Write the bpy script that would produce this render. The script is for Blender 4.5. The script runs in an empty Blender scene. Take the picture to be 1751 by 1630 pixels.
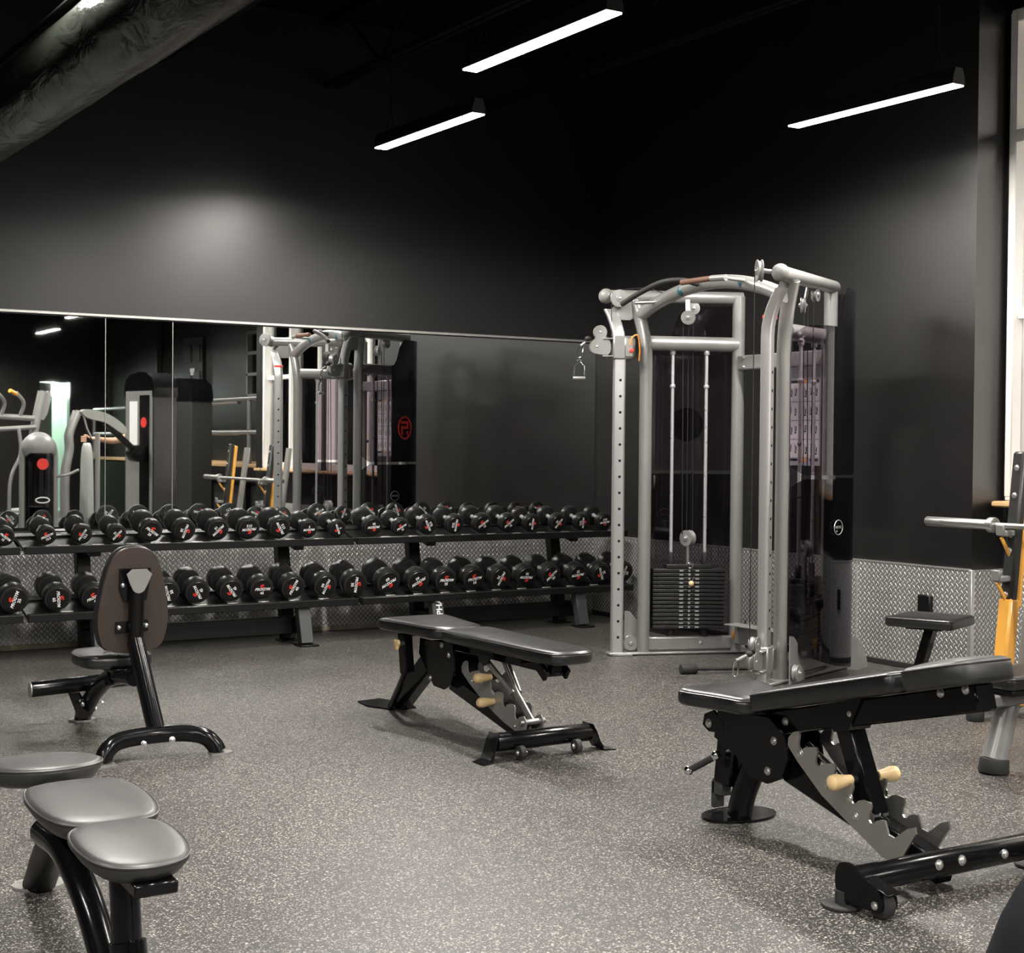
import bpy, bmesh, math, random
from mathutils import Vector, Matrix, Euler
random.seed(7)
SC = bpy.context.scene
COL = SC.collection
V = Vector
PI = math.pi
R = math.radians

# ------------------------------------------------------------------ helpers
def tag(o, label=None, cat=None, group=None, kind=None):
    if label: o['label'] = label
    if cat: o['category'] = cat
    if group: o['group'] = group
    if kind: o['kind'] = kind
    return o

def empty(name, loc, label, cat, group=None, rz=0.0):
    o = bpy.data.objects.new(name, None)
    o.empty_display_size = 0.1
    COL.objects.link(o)
    o.location = loc
    o.rotation_euler = (0, 0, rz)
    return tag(o, label, cat, group)

def frame(p, z, x=None):
    """matrix with local Z along z"""
    z = V(z).normalized()
    x = V(x) if x is not None else (V((0, 0, 1)) if abs(z.z) < .9 else V((1, 0, 0)))
    x = (x - z * x.dot(z)).normalized()
    y = z.cross(x)
    m = Matrix((x, y, z)).transposed().to_4x4()
    m.translation = V(p)
    return m

def YZ(x=0.0):
    """local X->Y, Y->Z, Z->X : profile in the y,z plane"""
    return Matrix(((0, 0, 1, x), (1, 0, 0, 0), (0, 1, 0, 0), (0, 0, 0, 1)))

class MB:
    def __init__(s):
        s.v, s.f, s.marks = [], [], []
    def add(s, vs, fs, M=None):
        b = len(s.v)
        if M is not None:
            vs = [M @ V(p) for p in vs]
            flip = M.to_3x3().determinant() < 0
        else:
            flip = False
        s.v += [tuple(p) for p in vs]
        for f in fs:
            f = [b + i for i in f]
            s.f.append(f[::-1] if flip else f)
        return s
    def box(s, c, d, M=None, bev=0.0):
        hx, hy, hz = d[0] / 2, d[1] / 2, d[2] / 2
        if bev <= 0:
            vs = [(c[0] + i * hx, c[1] + j * hy, c[2] + k * hz) for k in (-1, 1) for j in (-1, 1) for i in (-1, 1)]
            fs = [(0, 2, 3, 1), (4, 5, 7, 6), (0, 1, 5, 4), (2, 6, 7, 3), (0, 4, 6, 2), (1, 3, 7, 5)]
            return s.add(vs, fs, M)
        bm = bmesh.new()
        bmesh.ops.create_cube(bm, size=1.0, matrix=Matrix.Diagonal((d[0], d[1], d[2], 1)))
        bmesh.ops.bevel(bm, geom=list(bm.edges), offset=min(bev, min(d) * .45), segments=1, affect='EDGES')
        bm.verts.index_update()
        vs = [(p.co.x + c[0], p.co.y + c[1], p.co.z + c[2]) for p in bm.verts]
        fs = [[q.index for q in f.verts] for f in bm.faces]
        bm.free()
        return s.add(vs, fs, M)
    def bar(s, p0, p1, w, h, up=(0, 0, 1), bev=0.004, M=None):
        """box section beam from p0 to p1: w across, h along up"""
        p0, p1 = V(p0), V(p1)
        z = (p1 - p0)
        L = z.length
        m = frame((p0 + p1) / 2, z, up)
        if M is not None: m = M @ m
        return s.box((0, 0, 0), (h, w, L), m, bev)
    def lathe(s, prof, M=None, seg=20):
        vs, fs, rings = [], [], []
        for r, z in prof:
            if r < 1e-6:
                rings.append([len(vs)]); vs.append((0, 0, z))
            else:
                rings.append(list(range(len(vs), len(vs) + seg)))
                vs += [(r * math.cos(2 * PI * i / seg), r * math.sin(2 * PI * i / seg), z) for i in range(seg)]
        for a, b in zip(rings, rings[1:]):
            for i in range(seg):
                j = (i + 1) % seg
                if len(a) == 1 and len(b) == 1: continue
                if len(a) == 1: fs.append((a[0], b[j], b[i]))
                elif len(b) == 1: fs.append((a[i], a[j], b[0]))
                else: fs.append((a[i], a[j], b[j], b[i]))
        fs = [f[::-1] for f in fs] if prof[0][1] > prof[-1][1] else fs
        return s.add(vs, fs, M)
    def cyl(s, p0, p1, r, seg=20, bev=0.0, r2=None, M=None):
        p0, p1 = V(p0), V(p1)
        h = (p1 - p0).length
        r2 = r if r2 is None else r2
        m = frame(p0, p1 - p0)
        if M is not None: m = M @ m
        b = min(bev, h * .45, r * .9)
        if b > 0:
            q = b * .3
            prof = [(0, 0), (r - b, 0), (r - q, q), (r, b), (r2, h - b), (r2 - q, h - q), (r2 - b, h), (0, h)]
        else:
            prof = [(0, 0), (r, 0), (r2, h), (0, h)]
        return s.lathe(prof, m, seg)
    def sphere(s, c, r, M=None, seg=16, sc=(1, 1, 1)):
        n = seg // 2
        prof = [(r * math.sin(PI * i / n), -r * math.cos(PI * i / n)) for i in range(n + 1)]
        m = Matrix.Translation(c) @ Matrix.Diagonal((*sc, 1))
        if M is not None: m = M @ m
        return s.lathe(prof, m, seg)
    def tube(s, pts, r, seg=14, ry=None, up=None, closed=False, M=None, cap=True):
        pts = [V(p) for p in pts]
        n = len(pts)
        rs = r if isinstance(r, (list, tuple)) else [r] * n
        k = 1.0 if ry is None else ry
        T = []
        for i in range(n):
            a = pts[i - 1] if (i > 0 or closed) else pts[0]
            b = pts[(i + 1) % n] if (i < n - 1 or closed) else pts[-1]
            T.append((b - a).normalized())
        x = V(up) if up else (V((0, 0, 1)) if abs(T[0].z) < .9 else V((0, 1, 0)))
        vs, fs = [], []
        for i in range(n):
            x = (x - T[i] * x.dot(T[i])).normalized()
            y = T[i].cross(x)
            for j in range(seg):
                a = 2 * PI * j / seg
                vs.append(pts[i] + x * (rs[i] * math.cos(a)) + y * (rs[i] * k * math.sin(a)))
        m = n if closed else n - 1
        for i in range(m):
            i2 = (i + 1) % n
            for j in range(seg):
                j2 = (j + 1) % seg
                fs.append((i * seg + j, i * seg + j2, i2 * seg + j2, i2 * seg + j))
        if cap and not closed:
            fs.append(tuple(range(seg))[::-1])
            fs.append(tuple((n - 1) * seg + j for j in range(seg)))
        return s.add(vs, fs, M)
    def prism(s, poly, th, M=None, z0=None, bev=0.0):
        """polygon in local XY, centred thickness along Z (or from z0)"""
        a = sum(poly[i][0] * poly[(i + 1) % len(poly)][1] - poly[(i + 1) % len(poly)][0] * poly[i][1] for i in range(len(poly)))
        if a < 0: poly = poly[::-1]
        z = -th / 2 if z0 is None else z0
        n = len(poly)
        vs = [(p[0], p[1], z) for p in poly] + [(p[0], p[1], z + th) for p in poly]
        fs = [tuple(range(n))[::-1], tuple(range(n, 2 * n))] + [(i, (i + 1) % n, n + (i + 1) % n, n + i) for i in range(n)]
        return s.add(vs, fs, M)
    def pad(s, outline, th, r=0.018, M=None, crown=0.006, z0=0.0, under=0.0):
        """upholstered pad: outline in XY (ccw), soft edges, crowned top"""
        n = len(outline)
        c = V((sum(p[0] for p in outline) / n, sum(p[1] for p in outline) / n))
        def inset(d):
            res = []
            for i in range(n):
                a, b, e = V(outline[i - 1]), V(outline[i]), V(outline[(i + 1) % n])
                t = (e - a)
                t = t.normalized() if t.length > 1e-9 else V((1, 0))
                res.append(b + V((-t.y, t.x)) * d)
            return res
        rings = []
        for d, z in ((r * .7 + under, 0), (r * .2 + under, r * .25), (under * .8, r * .7), (0, th - r * 1.1), (r * .12, th - r * .6), (r * .45, th - r * .22), (r, th - r * .02)):
            rings.append([(p.x, p.y, z0 + z) for p in inset(d)])
        base = inset(r)
        for k in (.82, .6, .35, .12):
            rings.append([(c.x + (p.x - c.x) * k, c.y + (p.y - c.y) * k, z0 + th + crown * (1 - k * k)) for p in base])
        vs, fs = [], []
        for rg in rings: vs += rg
        for i in range(len(rings) - 1):
            for j in range(n):
                j2 = (j + 1) % n
                fs.append((i * n + j, i * n + j2, (i + 1) * n + j2, (i + 1) * n + j))
        fs.append(tuple(range(n))[::-1])
        fs.append(tuple((len(rings) - 1) * n + j for j in range(n)))
        return s.add(vs, fs, M)
    def cut(s):
        s.marks.append((len(s.v), len(s.f))); return s
    def build(s, name, mat, parent=None, sharp=38, loc=None):
        if len(s.marks) > 1:
            ends = s.marks[1:] + [(len(s.v), len(s.f))]
            o = None
            for (a, c), (b, d) in zip([(0, 0)] + s.marks[1:], ends):
                m = MB(); m.v = s.v[a:b]; m.f = [[i - a for i in f] for f in s.f[c:d]]
                o = m.build(name, mat, parent, sharp, loc)
            return o
        me = bpy.data.meshes.new(name)
        me.from_pydata(s.v, [], s.f)
        me.validate(clean_customdata=False)
        me.polygons.foreach_set('use_smooth', [True] * len(me.polygons))
        me.set_sharp_from_angle(angle=R(sharp))
        me.materials.append(mat)
        me.update()
        o = bpy.data.objects.new(name, me)
        COL.objects.link(o)
        if parent is not None: o.parent = parent
        if loc is not None: o.location = loc
        return o

def place(name, me, parent=None, M=None):
    o = bpy.data.objects.new(name, me)
    COL.objects.link(o)
    if parent is not None: o.parent = parent
    if M is not None: o.matrix_basis = M
    return o

def text_mesh(txt, size, mat, ext=0.0006, shear=0.0, bold=0.0, spacing=1.0):
    cu = bpy.data.curves.new('lettering', 'FONT')
    cu.body = txt; cu.size = size; cu.extrude = ext; cu.shear = shear; cu.offset = bold
    cu.align_x = 'CENTER'; cu.align_y = 'CENTER'; cu.space_character = spacing
    cu.resolution_u = 3
    o = bpy.data.objects.new('lettering', cu)
    COL.objects.link(o)
    dg = bpy.context.evaluated_depsgraph_get()
    me = bpy.data.meshes.new_from_object(o.evaluated_get(dg))
    bpy.data.objects.remove(o)
    bpy.data.curves.remove(cu)
    me.materials.clear(); me.materials.append(mat)
    return me

def rrect(x0, x1, y0, y1, r, n=5):
    pts = []
    for cx, cy, a in ((x1 - r, y1 - r, 0), (x0 + r, y1 - r, 90), (x0 + r, y0 + r, 180), (x1 - r, y0 + r, 270)):
        for i in range(n + 1):
            t = R(a + 90 * i / n)
            pts.append((cx + r * math.cos(t), cy + r * math.sin(t)))
    return pts

def smooth_outline(pts, it=2):
    for _ in range(it):
        q = []
        for i in range(len(pts)):
            a, b = V(pts[i]), V(pts[(i + 1) % len(pts)])
            q += [tuple(a * .75 + b * .25), tuple(a * .25 + b * .75)]
        pts = q
    return pts

def curve(pts, n=8):
    """catmull-rom through 3D points"""
    P = [V(p) for p in pts]
    P = [P[0] * 2 - P[1]] + P + [P[-1] * 2 - P[-2]]
    out = []
    for i in range(1, len(P) - 2):
        for k in range(n):
            t = k / n
            a, b, c, d = P[i - 1], P[i], P[i + 1], P[i + 2]
            out.append(.5 * ((2 * b) + (c - a) * t + (2 * a - 5 * b + 4 * c - d) * t * t + (3 * b - a - 3 * c + d) * t ** 3))
    out.append(P[-2])
    return out

# ------------------------------------------------------------------ materials
def newmat(name):
    m = bpy.data.materials.new(name)
    m.use_nodes = True
    nt = m.node_tree
    nt.nodes.clear()
    out = nt.nodes.new('ShaderNodeOutputMaterial')
    return m, nt, out

def N(nt, t, **kw):
    n = nt.nodes.new(t)
    for k, v in kw.items():
        if k.startswith('i_'):
            n.inputs[k[2:].replace('_', ' ')].default_value = v
        else:
            setattr(n, k, v)
    return n

def MATH(nt, op, a, b=None, c=None, clamp=False):
    n = nt.nodes.new('ShaderNodeMath')
    n.operation = op; n.use_clamp = clamp
    for i, x in enumerate((a, b, c)):
        if x is None: continue
        if isinstance(x, (int, float)): n.inputs[i].default_value = x
        else: nt.links.new(x, n.inputs[i])
    return n.outputs[0]

def mat(name, col, rough=.5, metal=0.0, var=.12, nscale=30, bump=0.0, bscale=200, coat=0.0, spec=.5, rvar=.08):
    m, nt, out = newmat(name)
    p = N(nt, 'ShaderNodeBsdfPrincipled')
    p.inputs['Metallic'].default_value = metal
    p.inputs['Coat Weight'].default_value = coat
    p.inputs['Coat Roughness'].default_value = .08
    p.inputs['Specular IOR Level'].default_value = spec
    tc = N(nt, 'ShaderNodeTexCoord')
    no = N(nt, 'ShaderNodeTexNoise')
    no.inputs['Scale'].default_value = nscale
    no.inputs['Detail'].default_value = 4
    nt.links.new(tc.outputs['Object'], no.inputs['Vector'])
    rp = N(nt, 'ShaderNodeMapRange')
    rp.inputs['To Min'].default_value = 1 - var; rp.inputs['To Max'].default_value = 1 + var
    nt.links.new(no.outputs['Fac'], rp.inputs['Value'])
    mx = N(nt, 'ShaderNodeVectorMath', operation='SCALE')
    mx.inputs[0].default_value = col
    nt.links.new(rp.outputs['Result'], mx.inputs['Scale'])
    nt.links.new(mx.outputs['Vector'], p.inputs['Base Color'])
    rr = N(nt, 'ShaderNodeMapRange')
    rr.inputs['To Min'].default_value = max(0.01, rough - rvar); rr.inputs['To Max'].default_value = min(1, rough + rvar)
    nt.links.new(no.outputs['Fac'], rr.inputs['Value'])
    nt.links.new(rr.outputs['Result'], p.inputs['Roughness'])
    if bump > 0:
        n2 = N(nt, 'ShaderNodeTexNoise')
        n2.inputs['Scale'].default_value = bscale
        n2.inputs['Detail'].default_value = 3
        nt.links.new(tc.outputs['Object'], n2.inputs['Vector'])
        b = N(nt, 'ShaderNodeBump')
        b.inputs['Strength'].default_value = bump
        b.inputs['Distance'].default_value = .002
        nt.links.new(n2.outputs['Fac'], b.inputs['Height'])
        nt.links.new(b.outputs['Normal'], p.inputs['Normal'])
    nt.links.new(p.outputs['BSDF'], out.inputs['Surface'])
    return m

def emis(name, col, strength):
    m, nt, out = newmat(name)
    e = N(nt, 'ShaderNodeEmission')
    e.inputs['Color'].default_value = (*col, 1)
    e.inputs['Strength'].default_value = strength
    nt.links.new(e.outputs[0], out.inputs['Surface'])
    return m

def smoked(name, tint, gloss=.06):
    m, nt, out = newmat(name)
    t = N(nt, 'ShaderNodeBsdfTransparent')
    no = N(nt, 'ShaderNodeTexNoise'); no.inputs['Scale'].default_value = 3
    tc = N(nt, 'ShaderNodeTexCoord')
    nt.links.new(tc.outputs['Object'], no.inputs['Vector'])
    sc = N(nt, 'ShaderNodeVectorMath', operation='SCALE'); sc.inputs[0].default_value = tint
    mr = N(nt, 'ShaderNodeMapRange'); mr.inputs['To Min'].default_value = .92; mr.inputs['To Max'].default_value = 1.08
    nt.links.new(no.outputs['Fac'], mr.inputs['Value']); nt.links.new(mr.outputs['Result'], sc.inputs['Scale'])
    nt.links.new(sc.outputs['Vector'], t.inputs['Color'])
    g = N(nt, 'ShaderNodeBsdfGlossy'); g.inputs['Roughness'].default_value = .06
    g.inputs['Color'].default_value = (.9, .9, .95, 1)
    f = N(nt, 'ShaderNodeFresnel'); f.inputs['IOR'].default_value = 1.45
    mx = N(nt, 'ShaderNodeMixShader')
    nt.links.new(f.outputs[0], mx.inputs[0])
    nt.links.new(t.outputs[0], mx.inputs[1]); nt.links.new(g.outputs[0], mx.inputs[2])
    nt.links.new(mx.outputs[0], out.inputs['Surface'])
    return m

def floor_mat():
    m, nt, out = newmat('speckled_rubber')
    p = N(nt, 'ShaderNodeBsdfPrincipled')
    tc = N(nt, 'ShaderNodeTexCoord')
    def specks(scale, thr, size):
        vo = N(nt, 'ShaderNodeTexVoronoi'); vo.inputs['Scale'].default_value = scale
        nt.links.new(tc.outputs['Object'], vo.inputs['Vector'])
        sp = N(nt, 'ShaderNodeSeparateColor')
        nt.links.new(vo.outputs['Color'], sp.inputs[0])
        a = MATH(nt, 'GREATER_THAN', sp.outputs[0], thr)
        d = MATH(nt, 'LESS_THAN', vo.outputs['Distance'], size)
        br = MATH(nt, 'MULTIPLY_ADD', sp.outputs[1], .75, .25)
        return MATH(nt, 'MULTIPLY', MATH(nt, 'MULTIPLY', a, d), br)
    s1 = specks(115, .72, .40)
    s2 = specks(200, .62, .46)
    s3 = specks(60, .86, .22)
    s = MATH(nt, 'MAXIMUM', MATH(nt, 'MAXIMUM', s1, MATH(nt, 'MULTIPLY', s2, .75)), s3)
    big = N(nt, 'ShaderNodeTexNoise'); big.inputs['Scale'].default_value = .9; big.inputs['Detail'].default_value = 5
    nt.links.new(tc.outputs['Object'], big.inputs['Vector'])
    bm_ = N(nt, 'ShaderNodeMapRange'); bm_.inputs['From Min'].default_value = .3; bm_.inputs['From Max'].default_value = .7
    bm_.inputs['To Min'].default_value = .75; bm_.inputs['To Max'].default_value = 1.2
    nt.links.new(big.outputs['Fac'], bm_.inputs['Value'])
    mx = N(nt, 'ShaderNodeMix', data_type='RGBA')
    mx.inputs['A'].default_value = FLOOR_DARK; mx.inputs['B'].default_value = FLOOR_SPECK
    nt.links.new(s, mx.inputs['Factor'])
    sc = N(nt, 'ShaderNodeVectorMath', operation='SCALE')
    nt.links.new(mx.outputs['Result'], sc.inputs[0]); nt.links.new(bm_.outputs['Result'], sc.inputs['Scale'])
    nt.links.new(sc.outputs['Vector'], p.inputs['Base Color'])
    p.inputs['Roughness'].default_value = .46
    p.inputs['Specular IOR Level'].default_value = .75
    n2 = N(nt, 'ShaderNodeTexNoise'); n2.inputs['Scale'].default_value = 260; n2.inputs['Detail'].default_value = 2
    nt.links.new(tc.outputs['Object'], n2.inputs['Vector'])
    b = N(nt, 'ShaderNodeBump'); b.inputs['Strength'].default_value = .35; b.inputs['Distance'].default_value = .002
    nt.links.new(n2.outputs['Fac'], b.inputs['Height'])
    nt.links.new(b.outputs['Normal'], p.inputs['Normal'])
    nt.links.new(p.outputs[0], out.inputs['Surface'])
    return m

def tread_mat(ax):
    """diamond tread plate; ax: which object axis runs horizontally along the sheet"""
    m, nt, out = newmat('diamond_tread_plate_' + ax)
    p = N(nt, 'ShaderNodeBsdfPrincipled')
    tc = N(nt, 'ShaderNodeTexCoord')
    sx = N(nt, 'ShaderNodeSeparateXYZ')
    nt.links.new(tc.outputs['Object'], sx.inputs[0])
    u = sx.outputs[ax]; w = sx.outputs['Z']
    per = .0375
    U = MATH(nt, 'DIVIDE', u, per); W = MATH(nt, 'DIVIDE', w, per)
    def fam(du, dw, ang):
        a = MATH(nt, 'SUBTRACT', MATH(nt, 'FRACT', MATH(nt, 'ADD', U, du + 100)), .5)
        b = MATH(nt, 'SUBTRACT', MATH(nt, 'FRACT', MATH(nt, 'ADD', W, dw + 100)), .5)
        c, s = math.cos(ang), math.sin(ang)
        q = MATH(nt, 'ADD', MATH(nt, 'MULTIPLY', a, c), MATH(nt, 'MULTIPLY', b, s))
        r = MATH(nt, 'SUBTRACT', MATH(nt, 'MULTIPLY', b, c), MATH(nt, 'MULTIPLY', a, s))
        q = MATH(nt, 'POWER', MATH(nt, 'ABSOLUTE', MATH(nt, 'DIVIDE', q, .42)), 2.0)
        r = MATH(nt, 'POWER', MATH(nt, 'ABSOLUTE', MATH(nt, 'DIVIDE', r, .135)), 2.0)
        return MATH(nt, 'SUBTRACT', 1.0, MATH(nt, 'ADD', q, r), clamp=True)
    h = MATH(nt, 'MAXIMUM', fam(0, 0, R(52)), fam(.5, .5, R(-52)))
    h = MATH(nt, 'POWER', h, .6)
    no = N(nt, 'ShaderNodeTexNoise'); no.inputs['Scale'].default_value = 2.2; no.inputs['Detail'].default_value = 5
    nt.links.new(tc.outputs['Object'], no.inputs['Vector'])
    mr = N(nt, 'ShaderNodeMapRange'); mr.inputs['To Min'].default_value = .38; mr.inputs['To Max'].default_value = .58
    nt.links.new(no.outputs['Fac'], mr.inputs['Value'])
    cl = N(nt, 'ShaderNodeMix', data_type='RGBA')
    cl.inputs['A'].default_value = (.33, .325, .315, 1); cl.inputs['B'].default_value = (1.0, .99, .97, 1)  # polished ridges; their highlights are painted into the pale colour
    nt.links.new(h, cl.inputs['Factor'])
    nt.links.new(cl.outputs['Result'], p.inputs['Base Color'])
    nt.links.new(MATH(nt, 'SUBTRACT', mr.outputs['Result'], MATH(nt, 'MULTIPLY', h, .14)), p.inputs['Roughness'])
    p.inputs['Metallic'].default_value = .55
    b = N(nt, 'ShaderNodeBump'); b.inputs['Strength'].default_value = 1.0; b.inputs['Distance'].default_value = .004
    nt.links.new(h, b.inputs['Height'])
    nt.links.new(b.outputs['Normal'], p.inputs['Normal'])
    nt.links.new(p.outputs[0], out.inputs['Surface'])
    return m

def duct_mat():
    m, nt, out = newmat('wrapped_duct')
    p = N(nt, 'ShaderNodeBsdfPrincipled')
    tc = N(nt, 'ShaderNodeTexCoord')
    mp = N(nt, 'ShaderNodeMapping'); mp.inputs['Scale'].default_value = (1, .35, 1)
    nt.links.new(tc.outputs['Object'], mp.inputs['Vector'])
    n1 = N(nt, 'ShaderNodeTexNoise'); n1.inputs['Scale'].default_value = 7; n1.inputs['Detail'].default_value = 5; n1.inputs['Distortion'].default_value = 1.2
    nt.links.new(mp.outputs['Vector'], n1.inputs['Vector'])
    vo = N(nt, 'ShaderNodeTexVoronoi'); vo.inputs['Scale'].default_value = 16
    nt.links.new(tc.outputs['Object'], vo.inputs['Vector'])
    sp = N(nt, 'ShaderNodeSeparateColor'); nt.links.new(vo.outputs['Color'], sp.inputs[0])
    dots = MATH(nt, 'MULTIPLY', MATH(nt, 'LESS_THAN', vo.outputs['Distance'], .1), MATH(nt, 'GREATER_THAN', sp.outputs[0], .7))
    mx = N(nt, 'ShaderNodeMix', data_type='RGBA')
    mx.inputs['A'].default_value = (.006, .007, .0055, 1); mx.inputs['B'].default_value = (.12, .12, .11, 1)
    nt.links.new(dots, mx.inputs['Factor'])
    nt.links.new(mx.outputs['Result'], p.inputs['Base Color'])
    p.inputs['Roughness'].default_value = .22
    p.inputs['Specular IOR Level'].default_value = .22
    b = N(nt, 'ShaderNodeBump'); b.inputs['Strength'].default_value = .55; b.inputs['Distance'].default_value = .03
    nt.links.new(n1.outputs['Fac'], b.inputs['Height'])
    nt.links.new(b.outputs['Normal'], p.inputs['Normal'])
    nt.links.new(p.outputs[0], out.inputs['Surface'])
    return m

def wood_mat():
    m, nt, out = newmat('pale_pine')
    p = N(nt, 'ShaderNodeBsdfPrincipled')
    tc = N(nt, 'ShaderNodeTexCoord')
    mp = N(nt, 'ShaderNodeMapping'); mp.inputs['Scale'].default_value = (6, 1.2, 9)
    nt.links.new(tc.outputs['Object'], mp.inputs['Vector'])
    n1 = N(nt, 'ShaderNodeTexNoise'); n1.inputs['Scale'].default_value = 3; n1.inputs['Detail'].default_value = 6
    nt.links.new(mp.outputs['Vector'], n1.inputs['Vector'])
    mx = N(nt, 'ShaderNodeMix', data_type='RGBA')
    mx.inputs['A'].default_value = (.52, .30, .13, 1); mx.inputs['B'].default_value = (.74, .50, .26, 1)
    nt.links.new(n1.outputs['Fac'], mx.inputs['Factor'])
    nt.links.new(mx.outputs['Result'], p.inputs['Base Color'])
    p.inputs['Roughness'].default_value = .45
    nt.links.new(p.outputs[0], out.inputs['Surface'])
    return m

FLOOR_DARK = (.022, .020, .018, 1)
FLOOR_SPECK = (.46, .43, .38, 1)
LIGHT = 9.0
WATT = 26.0
SPREAD = 169.5
WORLD = 0.75
EXPO = 1.85
M = {}
M['floor'] = floor_mat()
M['wall'] = mat('black_wall_paint', (.008, .0078, .0074), .355, 0, .08, 1.5, .10, 90, spec=.9, rvar=.02)
M['ceil'] = mat('black_ceiling', (.002, .002, .002), .8, 0, .1, 2, spec=.1)
M['joist'] = mat('black_joist_paint', (.004, .004, .004), .7, 0, .1, 8, spec=.12)
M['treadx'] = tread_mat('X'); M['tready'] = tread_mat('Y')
M['plinth'] = mat('worn_plinth', (.34, .29, .22), .7, 0, .55, 9, .2, 60)
M['alu'] = mat('aluminium_trim', (.80, .78, .75), .32, .75, .06, 12)
M['mirror'] = mat('mirror_glass', (.86, .88, .87), .012, 1.0, .003, .6, rvar=.002)
M['rack'] = mat('black_powder_coat', (.006, .006, .006), .42, 0, .15, 40, .06, 300, spec=.28)
M['rackg'] = mat('grey_powder_coat', (.050, .052, .053), .5, 0, .1, 40, .05, 300)
M['ure'] = mat('black_urethane', (.014, .014, .014), .36, 0, .2, 25, .05, 250, spec=.5)
M['uref'] = mat('satin_black_face', (.006, .006, .006), .5, 0, .2, 25, spec=.3)
M['white'] = mat('white_print', (.86, .86, .85), .5, 0, .03, 30)
M['red'] = mat('red_print', (.78, .045, .03), .5, 0, .05, 30)
M['chrome'] = mat('chrome', (.80, .80, .82), .10, 1.0, .02, 20, rvar=.03)
M['satin'] = mat('satin_black_enamel', (.004, .004, .0045), .42, 0, .1, 10, spec=.18)
M['saddle'] = mat('worn_highlit_saddle_steel', (.42, .41, .39), .38, .7, .25, 30)  # worn tabs, coloured pale to stand for the highlights on them
M['rod'] = mat('bright_rod', (.85, .85, .88), .28, .7, .02, 25, rvar=.02)
M['column'] = mat('satin_chrome', (.60, .595, .59), .36, .75, .03, 25, rvar=.02)
M['silver'] = mat('silver_paint', (.34, .338, .328), .32, .45, .04, 25, coat=.15)
M['silverd'] = mat('brushed_steel', (.52, .51, .49), .32, .9, .08, 18)
M['bolt'] = mat('zinc_bolt', (.66, .66, .65), .3, .9, .05, 40)
M['gloss'] = mat('gloss_black_enamel', (.004, .004, .0045), .17, 0, .15, 25, spec=.3, rvar=.04)
M['vinyl'] = mat('black_vinyl', (.012, .012, .013), .31, 0, .12, 22, .08, 420, spec=.85)
M['vinyld'] = mat('black_vinyl_soft', (.024, .024, .023), .43, 0, .12, 22, .10, 420, spec=.8)
M['board'] = mat('dark_brown_backing_board', (.040, .028, .022), .55, 0, .12, 30, .05, 100)
M['cream'] = mat('cream_plastic', (.80, .58, .30), .4, 0, .06, 30)
M['rubber'] = mat('dark_rubber', (.022, .022, .022), .65, 0, .12, 30)
M['dot'] = mat('hole_black', (.003, .003, .003), .8, 0, .05, 10)
M['plate'] = mat('cast_black_plate', (.013, .013, .013), .42, 0, .15, 30)
M['ball'] = mat('black_ball_vinyl', (.003, .004, .0055), .55, 0, .1, 6, spec=.1)
M['smoke'] = smoked('smoked_acrylic', (.66, .61, .65))
M['smoked'] = smoked('dark_smoked_acrylic', (.44, .41, .44))
M['orange'] = mat('orange_yellow_paint', (.82, .40, .07), .35, .0, .05, 30, coat=.2)
M['orangec'] = mat('orange_cord', (.75, .30, .06), .5, 0, .05, 30)
M['redc'] = mat('red_plastic', (.80, .06, .04), .35, 0, .05, 30)
M['teal'] = mat('teal_sticker', (.03, .13, .16), .4, 0, .1, 30)
M['brown'] = mat('brown_rubber_grip', (.16, .075, .05), .55, 0, .15, 40)
M['card'] = mat('exercise_card', (.62, .62, .60), .5, 0, .05, 20)
M['cardg'] = mat('grey_card', (.30, .31, .33), .5, 0, .05, 20)
M['duct'] = duct_mat()
M['wood'] = wood_mat()
M['housing'] = mat('light_housing', (.005, .005, .005), .6, 0, .1, 20)
M['lamp'] = emis('led_diffuser', (1.0, .955, .89), LIGHT)
M['frame'] = mat('white_window_frame', (.85, .84, .81), .4, 0, .05, 10)
M['door'] = mat('black_door_paint', (.026, .025, .024), .4, 0, .08, 6, spec=.5)
M['greendoor'] = mat('dull_green_door', (.10, .13, .11), .4, 0, .05, 6)
M['greyback'] = mat('grey_backing', (.10, .105, .10), .5, 0, .06, 6)
M['greyplastic'] = mat('dark_grey_shroud', (.026, .026, .025), .38, 0, .1, 12, .05, 200)
M['greyplate'] = mat('mid_grey_plastic', (.22, .22, .21), .4, 0, .1, 12)
M['lightgrey'] = mat('light_grey_plastic', (.36, .37, .35), .42, 0, .05, 12)
M['skin'] = mat('skin', (.62, .36, .25), .5, 0, .08, 40)
M['cloth'] = mat('dark_cloth', (.03, .03, .035), .85, 0, .15, 60)
M['hair'] = mat('dark_hair', (.03, .02, .015), .6, 0, .3, 120)
M['greenwhite'] = mat('pale_green_wall', (.55, .66, .58), .6, 0, .04, 3)
M['cable'] = mat('black_cable', (.012, .012, .012), .4, 0, .05, 30)
M['tape'] = mat('grey_tape', (.45, .47, .48), .5, .2, .25, 60)
mgl, nt, out = newmat('window_glass')
g1 = N(nt, 'ShaderNodeBsdfTransparent'); g2 = N(nt, 'ShaderNodeBsdfGlossy'); g2.inputs['Roughness'].default_value = .02
fr = N(nt, 'ShaderNodeFresnel'); fr.inputs['IOR'].default_value = 1.35; mxs = N(nt, 'ShaderNodeMixShader')
nt.links.new(fr.outputs[0], mxs.inputs[0]); nt.links.new(g1.outputs[0], mxs.inputs[1]); nt.links.new(g2.outputs[0], mxs.inputs[2])
nt.links.new(mxs.outputs[0], out.inputs['Surface'])
M['glass'] = mgl

def struct(name, mb, m, parent=None):
    o = mb.build(name, m, parent)
    if parent is None: o['kind'] = 'structure'
    return o

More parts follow.
